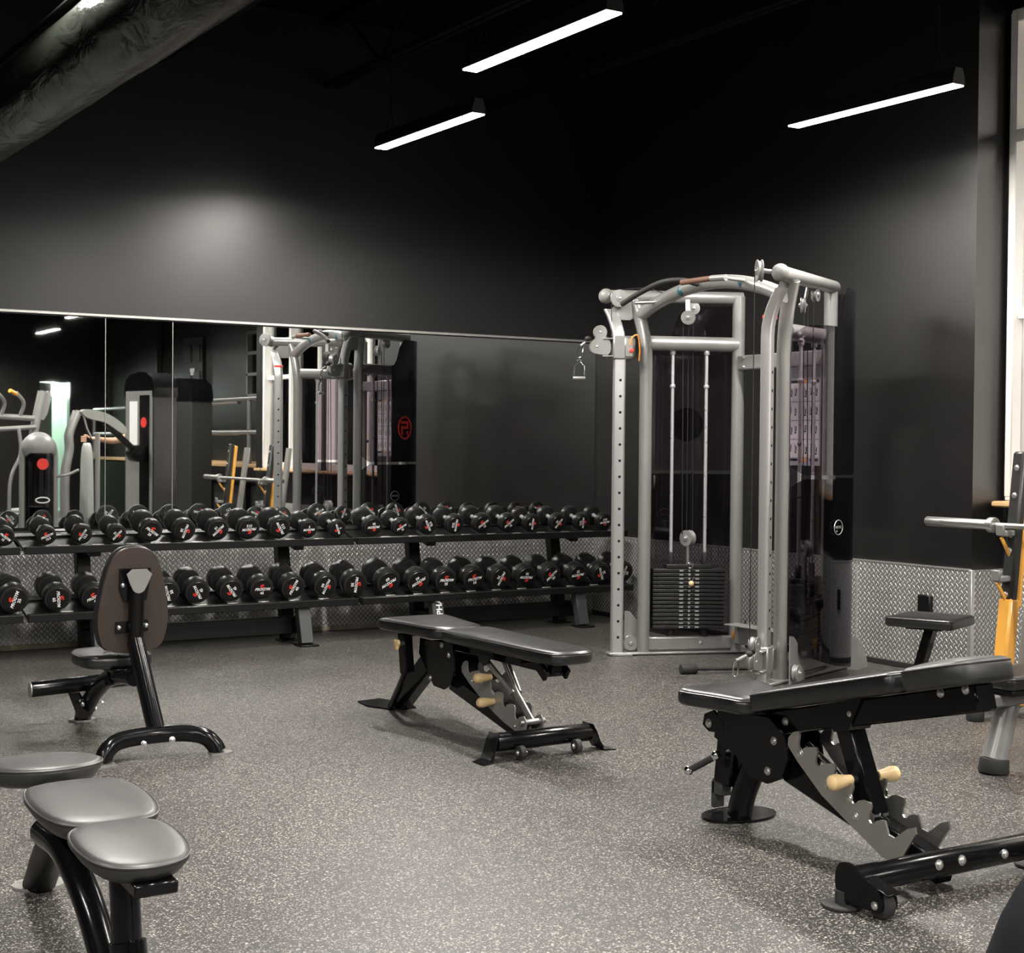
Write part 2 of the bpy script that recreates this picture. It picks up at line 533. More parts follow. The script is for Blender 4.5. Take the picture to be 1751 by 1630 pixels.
# ------------------------------------------------------------------ room shell
ZC = 4.4
X0, X1, Y0 = -12.0, 2.0, -19.6
struct('floor', MB().box(((X0 + 3.4) / 2, Y0 / 2, -.05), (3.4 - X0, -Y0 + .6, .1)), M['floor'])
struct('ceiling', MB().box(((X0 + 3.4) / 2, Y0 / 2, ZC + .05), (3.4 - X0, -Y0 + .6, .1)), M['ceil'])
struct('wall_back', MB().box(((X0 + .15) / 2, .1, ZC / 2), (.15 - X0, .2, ZC)), M['wall'])
struct('wall_right', MB().box((1.1, -1.93, ZC / 2), (2.2, 3.86, ZC)), M['wall'])
struct('wall_left', MB().box((X0 - .1, Y0 / 2, ZC / 2), (.2, -Y0 + .4, ZC)), M['wall'])
# window wall, x = .27, with two tall windows
WX = .27
WW = [(-5.60, -3.885), (-7.45, -5.80)]
wm = MB()
wm.box((WX + .1, -5.73, .52), (.2, 3.74, 1.04))
wm.box((WX + .1, -5.73, (3.95 + ZC) / 2), (.2, 3.74, ZC - 3.95))
wm.box((WX + .1, -3.875, 2.5), (.2, .03, 2.92))
wm.box((WX + .1, -5.70, 2.5), (.2, .2, 2.92))
wm.box((WX + .1, -7.525, 2.5), (.2, .15, 2.92))
struct('wall_window', wm, M['wall'])
struct('wall_return', MB().box((1.235, -7.66, ZC / 2), (1.93, .12, ZC)), M['wall'])
# wall behind the raised deck and the far wall
dm = MB()
dm.box((2.1, -15.95, ZC / 2), (.2, 7.3, ZC)); dm.box((2.1, -8.95, ZC / 2), (.2, 2.7, ZC))
dm.box((2.1, -11.3, 1.035), (.2, 2.0, 2.07)); dm.box((2.1, -11.3, 3.75), (.2, 2.0, 1.3))
struct('wall_deck', dm, M['wall'])
DX0, DX1 = .70, 1.28
DC = (DX0 + DX1) / 2
fm = MB()
fm.box(((X0 + DX0) / 2, Y0 - .1, ZC / 2), (DX0 - X0, .2, ZC)); fm.box(((DX1 + 2.2) / 2, Y0 - .1, ZC / 2), (2.2 - DX1, .2, ZC))
fm.box((DC, Y0 - .1, (2.50 + ZC) / 2), (DX1 - DX0, .2, ZC - 2.50))
struct('wall_far', fm, M['wall'])
# the lit passage behind the far doorway
pm = MB()
pm.box((DC, Y0 - 1.6, 1.35), (1.2, .1, 2.7)); pm.box((DC - .6, Y0 - .9, 1.35), (.1, 1.5, 2.7)); pm.box((DC + .6, Y0 - .9, 1.35), (.1, 1.5, 2.7))
pm.box((DC, Y0 - .9, 2.75), (1.4, 1.5, .1))
pm.box((DC, Y0 - .9, -.05), (1.4, 1.5, .1))
struct('wall_passage', pm, M['greenwhite'])
dr = MB().box((DX0 + .12, Y0 - .02, 1.25), (.24, .04, 2.48), bev=.004)
d1 = struct('door_1', dr, M['greendoor'])
obj = MB().sphere((DX0 + .20, Y0 + .03, 1.05), .03).build('door_knob', M['chrome'], d1)

# windows: frames, mullions, panes, wooden sills
for n, (ya, yb) in enumerate(WW):
    yc, w = (ya + yb) / 2, yb - ya
    f = MB()
    fx = WX - .005
    for z in (1.085, 3.20, 3.91):
        f.box((fx + .04, yc, z), (.122, w - .004, .075), bev=.006)
    for y in (ya + .025, yb - .025, yc):
        f.box((fx + .04, y, 2.5), (.13, .05 if y != yc else .06, 2.86), bev=.006)
    f.box((fx + .05, yc, 2.15), (.07, w - .1, .05), bev=.004)
    o = struct('window_%d' % (n + 1), f, M['frame'])
    MB().box((fx + .06, yc, 2.5), (.008, w - .1, 2.8)).build('window_pane', M['glass'], o)
    s = struct('window_%d' % (n + 3), MB().box((WX - .05, yc, 1.03), (.2, w - .01, .035), bev=.01), M['wood'])
    s.name = 'trim_%d' % (n + 1)
# small high window over the deck
f = MB()
for z in (2.09, 2.42, 2.75, 3.07): f.box((2.02, -11.3, z), (.08, 2.0, .05), bev=.004)
for y in (-12.27, -11.6, -10.95, -10.33): f.box((2.02, y, 2.58), (.08, .06, 1.0), bev=.004)
o = struct('window_3', f, M['greyplate'])
MB().box((2.06, -11.3, 2.58), (.008, 1.96, .98)).build('window_pane', M['glass'], o)
MB().box((2.09, -11.3, 2.58), (.02, 1.98, 1.0)).build('window_backing', M['greyback'], o)  # added grey panel behind the pane, keeps the bright sky out
# panelled door and wide dark door on the deck wall
f = MB().box((1.975, -14.6, 2.10), (.05, .92, 2.06), bev=.004)
for y in (-14.82, -14.38):
    for z, h in ((1.5, .6), (2.25, .6), (2.85, .3)):
        f.box((1.947, y, z), (.02, .3, h), bev=.008)
o = struct('door_2', f, M['door'])
MB().sphere((1.90, -14.24, 2.05), .03).build('door_knob', M['chrome'], o)
MB().box((1.945, -14.6, 2.55), (.008, .22, .12), bev=.002).build('door_notice', M['white'], o)
f = MB().box((1.97, -17.7, 2.3), (.06, 2.7, 2.5), bev=.004)
f.box((1.94, -16.32, 2.3), (.1, .09, 2.6), bev=.004); f.box((1.94, -19.08, 2.3), (.1, .09, 2.6), bev=.004); f.box((1.94, -17.7, 3.6), (.1, 2.85, .1), bev=.004)
struct('door_3', f, M['door'])

# mirror wall trim, diamond plate wainscot, plinth
struct('trim_4', MB().box((-6.0, -.012, 2.187), (12.0, .024, .02), bev=.003), M['alu'])
for i, x in enumerate((-3.972, -3.511)):
    struct('trim_%d' % (5 + i), MB().box((x, -.006, 1.41), (.0045, .010, 1.52)), M['silverd'])
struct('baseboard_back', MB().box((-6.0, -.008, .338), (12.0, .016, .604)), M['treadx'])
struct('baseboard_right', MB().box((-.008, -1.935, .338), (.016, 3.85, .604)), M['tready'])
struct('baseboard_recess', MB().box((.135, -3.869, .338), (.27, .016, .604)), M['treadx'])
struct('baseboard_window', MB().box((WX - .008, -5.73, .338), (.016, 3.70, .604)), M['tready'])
struct('trim_7', MB().box((-6.0, -.011, .018), (12.0, .022, .036), bev=.004), M['plinth'])
struct('trim_8', MB().box((-.011, -1.94, .018), (.022, 3.86, .036), bev=.004), M['rubber'])
struct('trim_9', MB().box((-.006, -3.866, .338), (.030, .030, .606), bev=.002).box((-.010, -1.93, .641), (.02, 3.86, .008)), M['alu'])
struct('trim_10', MB().box((-.018, -2.95, .338), (.004, .012, .604)), M['alu'])
for i, (xa, xb) in enumerate(((-7.6, -3.9745), (-3.9695, -3.5135), (-3.5085, -.002))):
    o = MB().box(((xa + xb) / 2, -.004, 1.41), (xb - xa, .008, 1.52)).build('wall_mirror', M['mirror'])
    tag(o, ('long mirror panel above the left dumbbells, left of both mirror seams', 'narrow mirror panel between the two mirror seams', 'wide mirror panel reaching to the room corner, reflecting the cable machine')[i], 'mirror', 'mirror panels along the black wall')
# socket and tape patch on the plate
o = MB().box((-.03, -3.536, .405), (.035, .10, .125), bev=.006).build('wall_socket', M['rack'])
tag(o, 'black socket box on the diamond plate below the right wall', 'socket')
o = MB().box((.10, -3.882, .042), (.16, .006, .08), bev=.002).build('tape_patch', M['tape'])
tag(o, 'grey patch of tape low on the plate beside the wall corner', 'tape')

# joists with zigzag webs
for i, x in enumerate((-1.06, -2.35, -3.64, -4.93, -6.22)):
    j = MB()
    for dx in (-.03, .03):
        j.bar((x + dx, -.02, 3.92), (x + dx, -12, 3.92), .04, .04, bev=.003)
    j.bar((x, -.02, 4.36), (x, -12, 4.36), .09, .05, bev=.003)
    y = -.3; k = 0
    while y > -11.6:
        j.bar((x, y, 3.93 if k % 2 else 4.34), (x, y - .5, 4.34 if k % 2 else 3.93), .018, .018, bev=0)
        y -= .5; k += 1
    o = j.build('roof_joist', M['joist'])
    tag(o, ('black open-web roof joist nearest the right wall', 'black open-web roof joist second from the right wall', 'black open-web roof joist third from the right wall', 'black open-web roof joist just right of the duct', 'black open-web roof joist left of the duct')[i], 'joist', 'open-web joists under the black ceiling')

# duct
t = empty('ventilation_duct', (-5.17, -.1, 2.95), 'fat black wrapped duct running under the ceiling at upper left', 'duct')
d = MB(); prof = []
L = 12.0; n = 240
for i in range(n + 1):
    z = L * i / n
    r = .173 + .002 * math.sin(z * 3.1) + .0015 * math.sin(z * 7.7 + 1)
    prof.append((r, z))
d.lathe([(0, 0)] + prof + [(0, L)], frame((0, 0, 0), (0, -1, 0)), 40)
d.build('duct_skin', M['duct'], t, sharp=60)
for y in (-1.4, -6.8, -8.6):
    MB().tube([(.178 * math.cos(a), y, .178 * math.sin(a)) for a in [2 * PI * k / 32 for k in range(32)]], .004, 6, closed=True).build('duct_strap', M['joist'], t)
    MB().tube([(0, y, .178), (0, y, 1.45)], .004, 6).build('hanger_wire', M['joist'], t)

b = MB(); b.tube([(0, 0, 0), (0, -11.6, 0)], .012, 8); b.tube([(-.03, 0, -.02), (-.03, -11.6, -.02)], .007, 8)
o = b.cut().build('ceiling_cable', M['joist'], None, 38, (-5.25, -.3, 3.15)); tag(o, 'thin black cable running along the top of the duct, upper left', 'cable')
# linear lights
def make_light(label, x, y, z=3.22, yaw=0.0, group='linear lights hanging from the ceiling'):
    t = empty('linear_light', (x, y, z), label, 'ceiling light', group, yaw)
    h = MB()
    L = 1.24
    h.prism([(-.046, .003), (.046, .003), (.042, .040), (.026, .088), (-.026, .088), (-.042, .040)], L, Matrix(((1, 0, 0, 0), (0, 0, -1, 0), (0, 1, 0, 0), (0, 0, 0, 1))))
    h.build('housing', M['housing'], t)
    MB().box((0, 0, -.001), (.080, L - .01, .006)).build('diffuser', M['lamp'], t)
    al = bpy.data.lights.new('led_strip', 'AREA'); al.shape = 'RECTANGLE'; al.size = .076; al.size_y = L - .02
    al.energy = WATT; al.color = (1.0, .955, .89); al.spread = R(SPREAD)
    ao = bpy.data.objects.new('led_strip', al); COL.objects.link(ao); ao.parent = t; ao.location = (0, 0, -.0055)
    for yy in (-.48, .48):
        w = MB()
        w.tube([(-.028, yy, .09), (0, yy, .24)], .0025, 6); w.tube([(.028, yy, .09), (0, yy, .24)], .0025, 6)
        w.tube([(0, yy, .24), (0, yy, ZC - z)], .0025, 6)
        w.build('hanger_wire', M['joist'], t)
    return t
make_light('glowing linear light above the dumbbells, lowest of the visible three', -2.575, -1.865, 3.245)
make_light('longest glowing linear light at the top centre, in front of the dumbbell light', -3.17, -4.01)
make_light('glowing linear light above the cable machine at right', -.94, -3.93)
make_light('linear light above the duct, its glare on the duct skin', -5.45, -4.35)
make_light('linear light behind the camera, reflected high in the left mirror', -.10, -16.0)
for x, y in ((-8.6, -6.4), (-1.0, -7.4), (-3.2, -7.6), (-5.6, -7.6), (-3.2, -11.2), (-5.6, -11.2), (-8.4, -9.4), (-3.2, -14.6), (-6.5, -14.6), (-.6, -12.4)):  # unseen lights at guessed spots, added to light the room
    make_light('added unseen linear light over the gym floor beyond the frame', x, y, group='added linear lights beyond the frame')
la = bpy.data.lights.new('passage_lamp', 'POINT'); la.energy = 16; la.shadow_soft_size = .15; la.color = (.92, 1, .94)
lo = bpy.data.objects.new('passage_lamp', la); lo.location = (DC + .1, Y0 - .8, 2.4); COL.objects.link(lo)

# ------------------------------------------------------------------ dumbbell racks
TILT = R(16)
def make_rack(label, x0, x1, legs, alpha=None, gap0=0):
    t = empty('dumbbell_rack', (x0, -.35, 0), label, 'dumbbell rack', 'two-tier dumbbell racks along the mirror wall')
    L = x1 - x0
    def shelf(yf, zf, depth, dz):
        s = MB()
        c, sn = math.cos(TILT), math.sin(TILT)
        prof = [(yf, zf - .040), (yf - .006, zf - .036), (yf - .006, zf + .004), (yf + .004, zf + .004), (yf + .010, zf - dz), (yf + depth * c, zf - dz + depth * sn), (yf + depth * c, zf - dz - .02 + depth * sn), (yf + .03, zf - .03), (yf + .03, zf - .040)]
        s.prism(prof, L - .012, YZ(L / 2))
        o = s.build('shelf', M['rack'], t)
        e = MB()
        e.bar((.006, yf - .007, zf + .006), (L - .006, yf - .007, zf + .006), .004, .004, bev=.001)
        e.build('shelf_lip', M['alu2'], o)
        for dy in (.045, depth * c - .08):
            k = MB()
            z = zf - dz - .001 + dy / c * sn
            k.bar((.01, yf + dy, z + .002), (L - .01, yf + dy, z + .002), .028, .012, bev=.003)
            k.build('saddle_rail', M['rack'], o)
            nx_ = int(round(L / .2155))
            for q in range(nx_ + 1):
                xq = (gap0 + q * .2155) - x0
                if .04 < xq < L - .04:
                    MB().box((xq, 0, 0), (.075, .020, .006), Matrix.Translation((0, yf + dy + .002, z + .0095)) @ Matrix.Rotation(TILT, 4, 'X'), .002).build('saddle', M['saddle'], o)
    shelf(-.25, .700, .33, .016)      # upper (y relative to -.35)
    shelf(-.33, .292, .36, .010)      # lower
    for i, lx in enumerate(legs):
        x = lx - x0
        f = MB()
        f.bar((x, -.335, .012), (x, -.265, .275), .088, .066, (0, 1, 0), .004)
        o = f.build('leg', M['rackg'], t)
        MB().box((x, -.345, .006), (.13, .13, .012), bev=.003).build('foot_plate', M['rack'], o)
        if alpha == i:
            me = text_mesh('ALPHA', .064, M['white'], bold=.0012)
            mm = frame((x + .004, -.327 - .0355 + .026, .175), V((0, -1, .266)), (0, .257, .966))
            place('lettering', me, o, mm)
        b = MB()
        b.bar((x, -.03, .01), (x, .105, .76), .088, .075, (0, 1, 0), .004)
        o = b.build('upright', M['rack'], t)
        MB().box((x, -.03, .006), (.13, .13, .012), bev=.003).build('foot_plate', M['rack'], o)
        MB().bar((x, -.31, .115), (x, -.0, .115), .07, .08, bev=.004).build('side_beam', M['rack'], t)
        MB().bar((x, -.22, .655), (x, .05, .725), .07, .05, bev=.004).build('bracket', M['rack'], t)
    MB().bar((legs[0] - x0, -.15, .125), (legs[1] - x0, -.15, .125), .075, .115, bev=.004).build('long_beam', M['rack'], t)
    return t
M['alu2'] = mat('worn_steel_edge', (.16, .16, .155), .3, .8, .2, 18)
make_rack('black two-tier rack cut off by the left picture edge', -6.90, -4.665, (-6.45, -5.1), None, -6.80)
make_rack('black two-tier dumbbell rack behind the upright seat bench', -4.645, -2.425, (-4.20, -2.82), None, -4.61)
make_rack('black two-tier rack lettered on its leg, ending behind the cable machine', -2.405, -.10, (-1.80, -.575), 0, -2.375)

# ------------------------------------------------------------------ dumbbells
HEADS = {}
def head_mesh(r, h):
    k = (r, h)
    if k not in HEADS:
        b = MB()
        e = .009
        b.lathe([(0, -.004), (r * .80, -.004), (r * .83, 0), (r - e, 0), (r - e * .3, e * .3), (r, e), (r, h - e), (r - e * .3, h - e * .3), (r - e, h), (r * .3, h), (r * .28, h + .006), (0, h + .006)], None, 40)
        o = b.build('head', M['ure'])
        HEADS[k] = o.data
        bpy.data.objects.remove(o)
    return HEADS[k]
FACES = {}
def face_mesh(r):
    if r not in FACES:
        b = MB(); b.lathe([(r * .79, -.0048), (0, -.0062)][::-1], None, 40)
        b.lathe([(r * .80, -.0046), (r * .79, -.0048)], None, 40)
        o = b.build('face', M['uref']); FACES[r] = o.data; bpy.data.objects.remove(o)
    return FACES[r]
HAND = {}
def handle_mesh(h):
    if h not in HAND:
        b = MB()
        b.lathe([(.0165, 0), (.0165, h * .12), (.014, h * .2), (.0158, h * .5), (.014, h * .8), (.0165, h * .88), (.0165, h)], None, 18)
        o = b.build('handle', M['rod']); HAND[h] = o.data; bpy.data.objects.remove(o)
    return HAND[h]
def emblem():
    b = MB()
    pts = []
    n = 22
    out_, inn = [], []
    for i in range(n + 1):
        a = R(-215 + 250 * i / n)
        a = R(35) + R(290) * i / n
        out_.append((1.05 * math.cos(a) + .10 * math.sin(a), .78 * math.sin(a)))
        inn.append((.38 * math.cos(a) + .04 * math.sin(a), .22 * math.sin(a)))
    b.prism(out_ + inn[::-1], .05, None)
    o = b.build('emblem', M['red']); me = o.data; bpy.data.objects.remove(o)
    return me
EMB = emblem()
BRAND = text_mesh('PROGYM', 1.0, M['white'], ext=.02, shear=.3, bold=.03)
NUMS = {}
def num_mesh(s):
    if s not in NUMS: NUMS[s] = text_mesh(s, 1.0, M['white'], ext=.02, bold=.03)
    return NUMS[s]
ORD = ['first', 'second', 'third', 'fourth', 'fifth', 'sixth', 'seventh', 'eighth', 'ninth', 'tenth', 'eleventh', 'twelfth', 'thirteenth', 'fourteenth', 'fifteenth', 'sixteenth', 'seventeenth', 'eighteenth', 'nineteenth', 'twentieth', 'twenty-first']
def dumbbell(x, yf, zf, r, h, gap, num, rot, label, group, yaw=0.0):
    """front face centre at (x, yf, zf); axis runs back and up"""
    t = empty('dumbbell', (x, yf, zf), label, 'dumbbell', group)
    ax = V((math.sin(yaw), math.cos(TILT), math.sin(TILT)))
    F = frame((0, 0, 0), ax, (1, 0, 0))
    rr = random.uniform(0, 2 * PI)
    for k in (0, 1):
        if k == 0: m = F
        else: m = F @ Matrix.Translation((0, 0, 2 * h + gap)) @ Matrix.Rotation(PI, 4, 'Y')
        o = place('head', head_mesh(r, h), t, m)
        place('face', face_mesh(r), o)
        # lettering on the outer face (local -Z side): x right, y up as seen from outside
        a = R(rot) if k == 0 else rr
        base = Matrix.Translation((0, 0, -.0066)) @ Matrix(((-1, 0, 0, 0), (0, 1, 0, 0), (0, 0, -1, 0), (0, 0, 0, 1)))
        # orient so that 'up' is world up for the front head
        up = (m.to_3x3().inverted() @ V((0, 0, 1))); up.z = 0; up.normalize()
        rt = (m.to_3x3().inverted() @ V((1 if k == 0 else -1, 0, 0))); rt.z = 0; rt.normalize()
        base = Matrix(((rt.x, up.x, 0, 0), (rt.y, up.y, 0, 0), (0, 0, -1, -.0066), (0, 0, 0, 1)))
        q = base @ Matrix.Rotation(a, 4, 'Z')
        s = r / .085
        S = lambda v: Matrix.Diagonal((v, v, .02, 1))
        place('emblem', EMB, o, q @ Matrix.Translation((-.001 * s, .0235 * s, 0)) @ S(.0155 * s))
        place('brand_lettering', BRAND, o, q @ Matrix.Translation((0, .001 * s, 0)) @ S(.0265 * s))
        place('weight_number', num_mesh(num), o, q @ Matrix.Translation((.001 * s, -.0265 * s, 0)) @ S(.0270 * s))
    place('handle', handle_mesh(gap), t, F @ Matrix.Translation((0, 0, h)))
UP = [(-4.972, .064, '12.5', 140), (-4.756, .062, '15', -38), (-4.504, .061, '12.5', 25), (-4.285, .063, '12.5', 60), (-4.067, .061, '12', -130), (-3.845, .075, '20', -35), (-3.624, .075, '20', -105), (-3.398, .075, '15', -132), (-3.182, .076, '17.5', 184), (-2.962, .076, '17.5', 123), (-2.752, .064, '5', 183), (-2.538, .061, '5', 115),
      (-2.265, .071, '25', 184), (-2.05, .062, '10', 32), (-1.835, .071, '22.5', 120), (-1.611, .071, '22.5', -92), (-1.382, .072, '15', 38), (-1.162, .071, '15', 42), (-.959, .067, '10', -88), (-.725, .068, '30', -125), (-.507, .067, '22.5', -83), (-.302, .067, '20.5', 188)]
for i, (x, r, num, rot) in enumerate(UP):
    big = 'large' if r > .07 else 'small'
    if i == 0:
        lab = 'black dumbbell beyond the left picture edge on the upper shelf'
    else:
        lab = '%s black dumbbell marked %s on the upper shelf, %s from the left' % (big, num, ORD[i - 1])
    dumbbell(x, -.575, .708 + r, r, .052 if r < .07 else .060, .112, num, rot, lab, 'round-head dumbbells on the upper shelf')
LO = [(-4.93, .088, '35', 40), (-4.716, .088, '35', 75), (-4.457, .083, '60', -83), (-4.234, .080, '40', 25), (-3.985, .085, '45', 110), (-3.765, .085, '50', 110), (-3.565, .083, '45', 120), (-3.334, .083, '45', 128), (-3.123, .083, '45', 0), (-2.898, .085, '40', 68), (-2.663, .085, '60', -108), (-2.44, .088, '50', -90),
      (-2.185, .090, '60', -148), (-1.951, .088, '60', -148), (-1.73, .086, '55', 0), (-1.499, .087, '55', 10), (-1.275, .085, '70', -110), (-1.057, .084, '35', 177), (-.837, .084, '50', 47), (-.601, .084, '35', 188), (-.387, .083, '35', 115), (-.172, .083, '30', 78)]
for i, (x, r, num, rot) in enumerate(LO):
    if i == 0:
        lab = 'heavy black dumbbell beyond the left picture edge on the lower shelf'
    elif i == 4:
        lab = 'heavy black dumbbell on the lower shelf, hidden behind the upright seat back'
    else:
        lab = 'heavy black dumbbell marked %s on the lower shelf, %s from the left' % (num, ORD[i - 1])
    dumbbell(x, -.655, .306 + r, r, .082, .100, num, rot, lab, 'round-head dumbbells on the lower shelf')

# ------------------------------------------------------------------ benches
def incl(y0, z0, y1, z1, x=0.0):
    """local X->x, local Y from (y0,z0) towards (y1,z1), Z = upward normal"""
    d = V((0, y1 - y0, z1 - z0)).normalized()
    nx = V((1, 0, 0)); nz = nx.cross(d)
    if nz.z < 0: nx = -nx; nz = -nz
    m = Matrix((nx, d, nz)).transposed().to_4x4(); m.translation = (x, y0, z0)
    return m

_build = MB.build
def _build_with_piping(s, name, mat, parent=None, sharp=38, loc=None):
    o = _build(s, name, mat, parent, sharp, loc)
    if getattr(s, 'seam', None) and name.endswith('pad'):
        b = MB(); b.tube(s.seam, .0032, 6, closed=True); _build(b, 'piping', mat, o)
    return o
MB.build = _build_with_piping
_pad = MB.pad
def _pad_with_seam(s, outline, th, r=.018, M=None, crown=.006, z0=0.0, under=0.0):
    n = len(outline); ar = sum(outline[i][0] * outline[(i + 1) % n][1] - outline[(i + 1) % n][0] * outline[i][1] for i in range(n))
    if ar < 0: outline = outline[::-1]
    _pad(s, outline, th, r, M, crown, z0, under)
    c = V((sum(p[0] for p in outline) / n, sum(p[1] for p in outline) / n))
    s.seam = []
    for p in outline:
        q = V(p) - c; q = c + q * (1 - .12 * r / max(q.length, 1e-4))
        w = V((q.x, q.y, z0 + th - r * .55)); s.seam.append(M @ w if M is not None else w)
    return s
MB.pad = _pad_with_seam

def bolt(mb, p, axis, r=.011, h=.010):
    p = V(p); a = V(axis).normalized()
    mb.cut()
    m = frame(p, a)
    mb.lathe([(r * 1.25, 0), (r * 1.25, h * .25), (r, h * .3), (r * .8, h * .8), (r * .4, h), (0, h * 1.02)], m, 12)

def ladder_poly(top, bot, wid, teeth, hook=None, depth=.045, lean=1):
    """serrated plate from top (y,z) to bot (y,z); teeth cut on the upper edge"""
    a, b = V(top), V(bot)
    d = (b - a); L = d.length; d.normalize()
    nrm = V((-d.y, d.x))
    if nrm.y < 0: nrm = -nrm
    P = lambda s, n: tuple(a + d * s + nrm * n)
    step = L / teeth
    pts = [P(-.012, wid * .30), P(-.004, wid * .66)]
    for i in range(teeth):
        s = i * step
        w = wid * (.70 + .30 * min(1, (i + .5) / (teeth * .5)))
        pts += [P(s + step * .10, w + .008), P(s + step * .20, w + .012), P(s + step * .30, w + .002), P(s + step * .36, w * .70), P(s + step * .44, w * .52), P(s + step * .56, w * .48), P(s + step * .66, w * .56), P(s + step * .72, w * .78), P(s + step * .86, w * .96)]
    pts += [P(L - .0, wid + .006)]
    if hook:
        pts += [P(L + .035, wid * .75), P(L + .06, wid * .85), P(L + .085, wid + .05), P(L + .105, wid + .075), P(L + .12, wid + .06), P(L + .115, wid * .4), P(L + .085, -.005), P(L + .05, -.018)]
    else:
        pts += [P(L + .03, wid * .9), P(L + .035, wid * .2), P(L + .01, -.01)]
    pts += [P(L * .75, -.028), P(L * .45, -.034), P(L * .15, -.016), P(0, 0)]
    return pts

def knob_handle(name, p0, p1, parent, m, r=.021):
    """pear-shaped grip from p0 (neck) to p1 (ball end)"""
    p0, p1 = V(p0), V(p1); L = (p1 - p0).length
    b = MB()
    b.lathe([(0, 0), (r * .62, 0), (r * .66, L * .15), (r * .8, L * .4), (r, L * .68), (r * .92, L * .88), (r * .55, L * .98), (0, L)], frame(p0, p1 - p0), 18)
    return b.build(name, m, parent)

# ---- middle bench (flat)
t = empty('adjustable_bench', (-3.39, -3.90, 0), 'flat adjustable bench with black pads and silver toothed ladder in the middle of the floor', 'weight bench', 'adjustable weight benches')
o_ = smooth_outline([(-.185, .68), (.185, .68), (.20, .62), (.155, .35), (.135, .15), (-.135, .15), (-.155, .35), (-.20, .62)], 2)
MB().pad(o_, .058, .02, incl(0, .428, 1, .432), .006).build('seat_pad', M['vinyl'], t, 60)
o_ = smooth_outline([(-.135, 0), (.135, 0), (.140, .10), (.132, .60), (.122, .88), (.085, .955), (-.085, .955), (-.122, .88), (-.132, .60), (-.140, .10)], 2)
MB().pad(o_, .058, .021, incl(.148, .428, -.80, .426), .007).build('back_pad', M['vinyl'], t, 60)
MB().bar((0, .20, .397), (0, -.66, .395), .055, .055, bev=.005).bar((-.09, .50, .418), (.09, .50, .418), .05, .014, (0, 0, 1), .003).bar((-.10, -.50, .412), (.10, -.50, .412), .04, .02, (0, 0, 1), .003).build('pad_beam', M['gloss'], t)
b = MB()
for s in (-1, 1): b.bar((s * .055, -.60, .40), (s * .055, -.66, .36), .02, .05, bev=.004)
b.cyl((-.06, -.635, .368), (.06, -.635, .368), .014, 14)
b.build('lock_bracket', M['gloss'], t)
hub = [(.44, .405), (.12, .405), (.10, .30), (.135, .215), (.20, .185), (.30, .19), (.40, .285), (.45, .33)]
b = MB()
for s in (-1, 1): b.cut().prism(hub, .008, YZ(s * .070))
b.build('hub_plate', M['gloss'], t)
b = MB()
for y, z in ((.33, .225), (.15, .355), (.22, .395)):
    bolt(b, (-.074, y, z), (-1, 0, 0)); bolt(b, (.074, y, z), (1, 0, 0))
b.build('bolt', M['bolt'], t)
MB().bar((0, .36, .36), (0, .79, .02), .07, .105, (0, 1, 1), .008).build('rear_leg', M['gloss'], t)
b = MB(); b.bar((-.11, .53, .425), (-.11, .50, .225), .05, .07, (0, 1, 0), .006)
b.build('seat_post', M['gloss'], t)
b = MB(); b.tube(curve([(-.11, .505, .25), (-.10, .58, .17), (-.07, .72, .06), (-.06, .77, .012)], 6), .022, 10, ry=.7)
b.build('seat_post_brace', M['gloss'], t)
b = MB(); b.prism([(-.06, .74), (.07, .74), (.10, .86), (.03, 1.07), (-.11, 1.05), (-.13, .90)], .008, Matrix.Translation((0, 0, .004)))
b.build('rear_foot_plate', M['gloss'], t)
b = MB(); b.cyl((-.13, .50, .375), (-.165, .49, .375), .011, 12); k_ = b.build('pin_stem', M['bolt'], t)
b = MB()
for a in range(3):
    an = 2 * PI * a / 3 + .5
    b.sphere((-.175, .49 + .017 * math.cos(an), .375 + .017 * math.sin(an)), .015, None, 12, (.7, 1, 1))
b.cyl((-.164, .49, .375), (-.186, .49, .375), .019, 14, .006)
b.build('pull_pin_knob', M['cream'], k_)
MB().bar((0, .22, .215), (0, -.50, .055), .065, .075, (0, 0, 1), .006).build('main_tube', M['gloss'], t)
lp = ladder_poly((.075, .285), (-.44, .085), .075, 5)
b = MB()
for s in (-1, 1):
    o = MB().prism(lp, .006, YZ(s * .045)).build('ladder_plate', M['silver'], t)
b = MB()
for y, z in ((-.02, .255), (-.40, .105)):
    bolt(b, (-.049, y, z), (-1, 0, 0), .008, .006); bolt(b, (.049, y, z), (1, 0, 0), .008, .006)
b.build('bolt', M['bolt'], t)
b = MB()
for s in (-1, 1): b.tube([(s * .055, -.155, .372), (s * .018, -.33, .24)], .013, 12)
b.tube([(0, -.24, .312), (0, -.46, .135)], .017, 12)
b.tube([(.0, -.36, .215), (.0, -.205, .385)], .011, 10)
st = b.build('strut', M['silverd'], t)
MB().cyl((-.065, -.465, .132), (.065, -.465, .132), .014, 14, .003).build('strut_pin', M['silverd'], st)
b = MB()
for s in (-1, 1): b.cut().prism([(-.10, .40), (-.22, .40), (-.20, .36), (-.165, .345), (-.12, .365)], .008, YZ(s * .068))
b.build('strut_bracket', M['gloss'], t)
for z, y in ((.295, -.185), (.188, -.215)):
    MB().cyl((-.005, y, z), (-.045, y, z), .013, 14).build('handle_collar', M['rubber'], st)
    knob_handle('handle', (-.045, y, z), (-.135, y, z), st, M['cream'], .0235)
MB().cyl((-.245, -.55, .078), (.245, -.55, .078), .040, 28, .006).build('front_bar', M['gloss'], t)
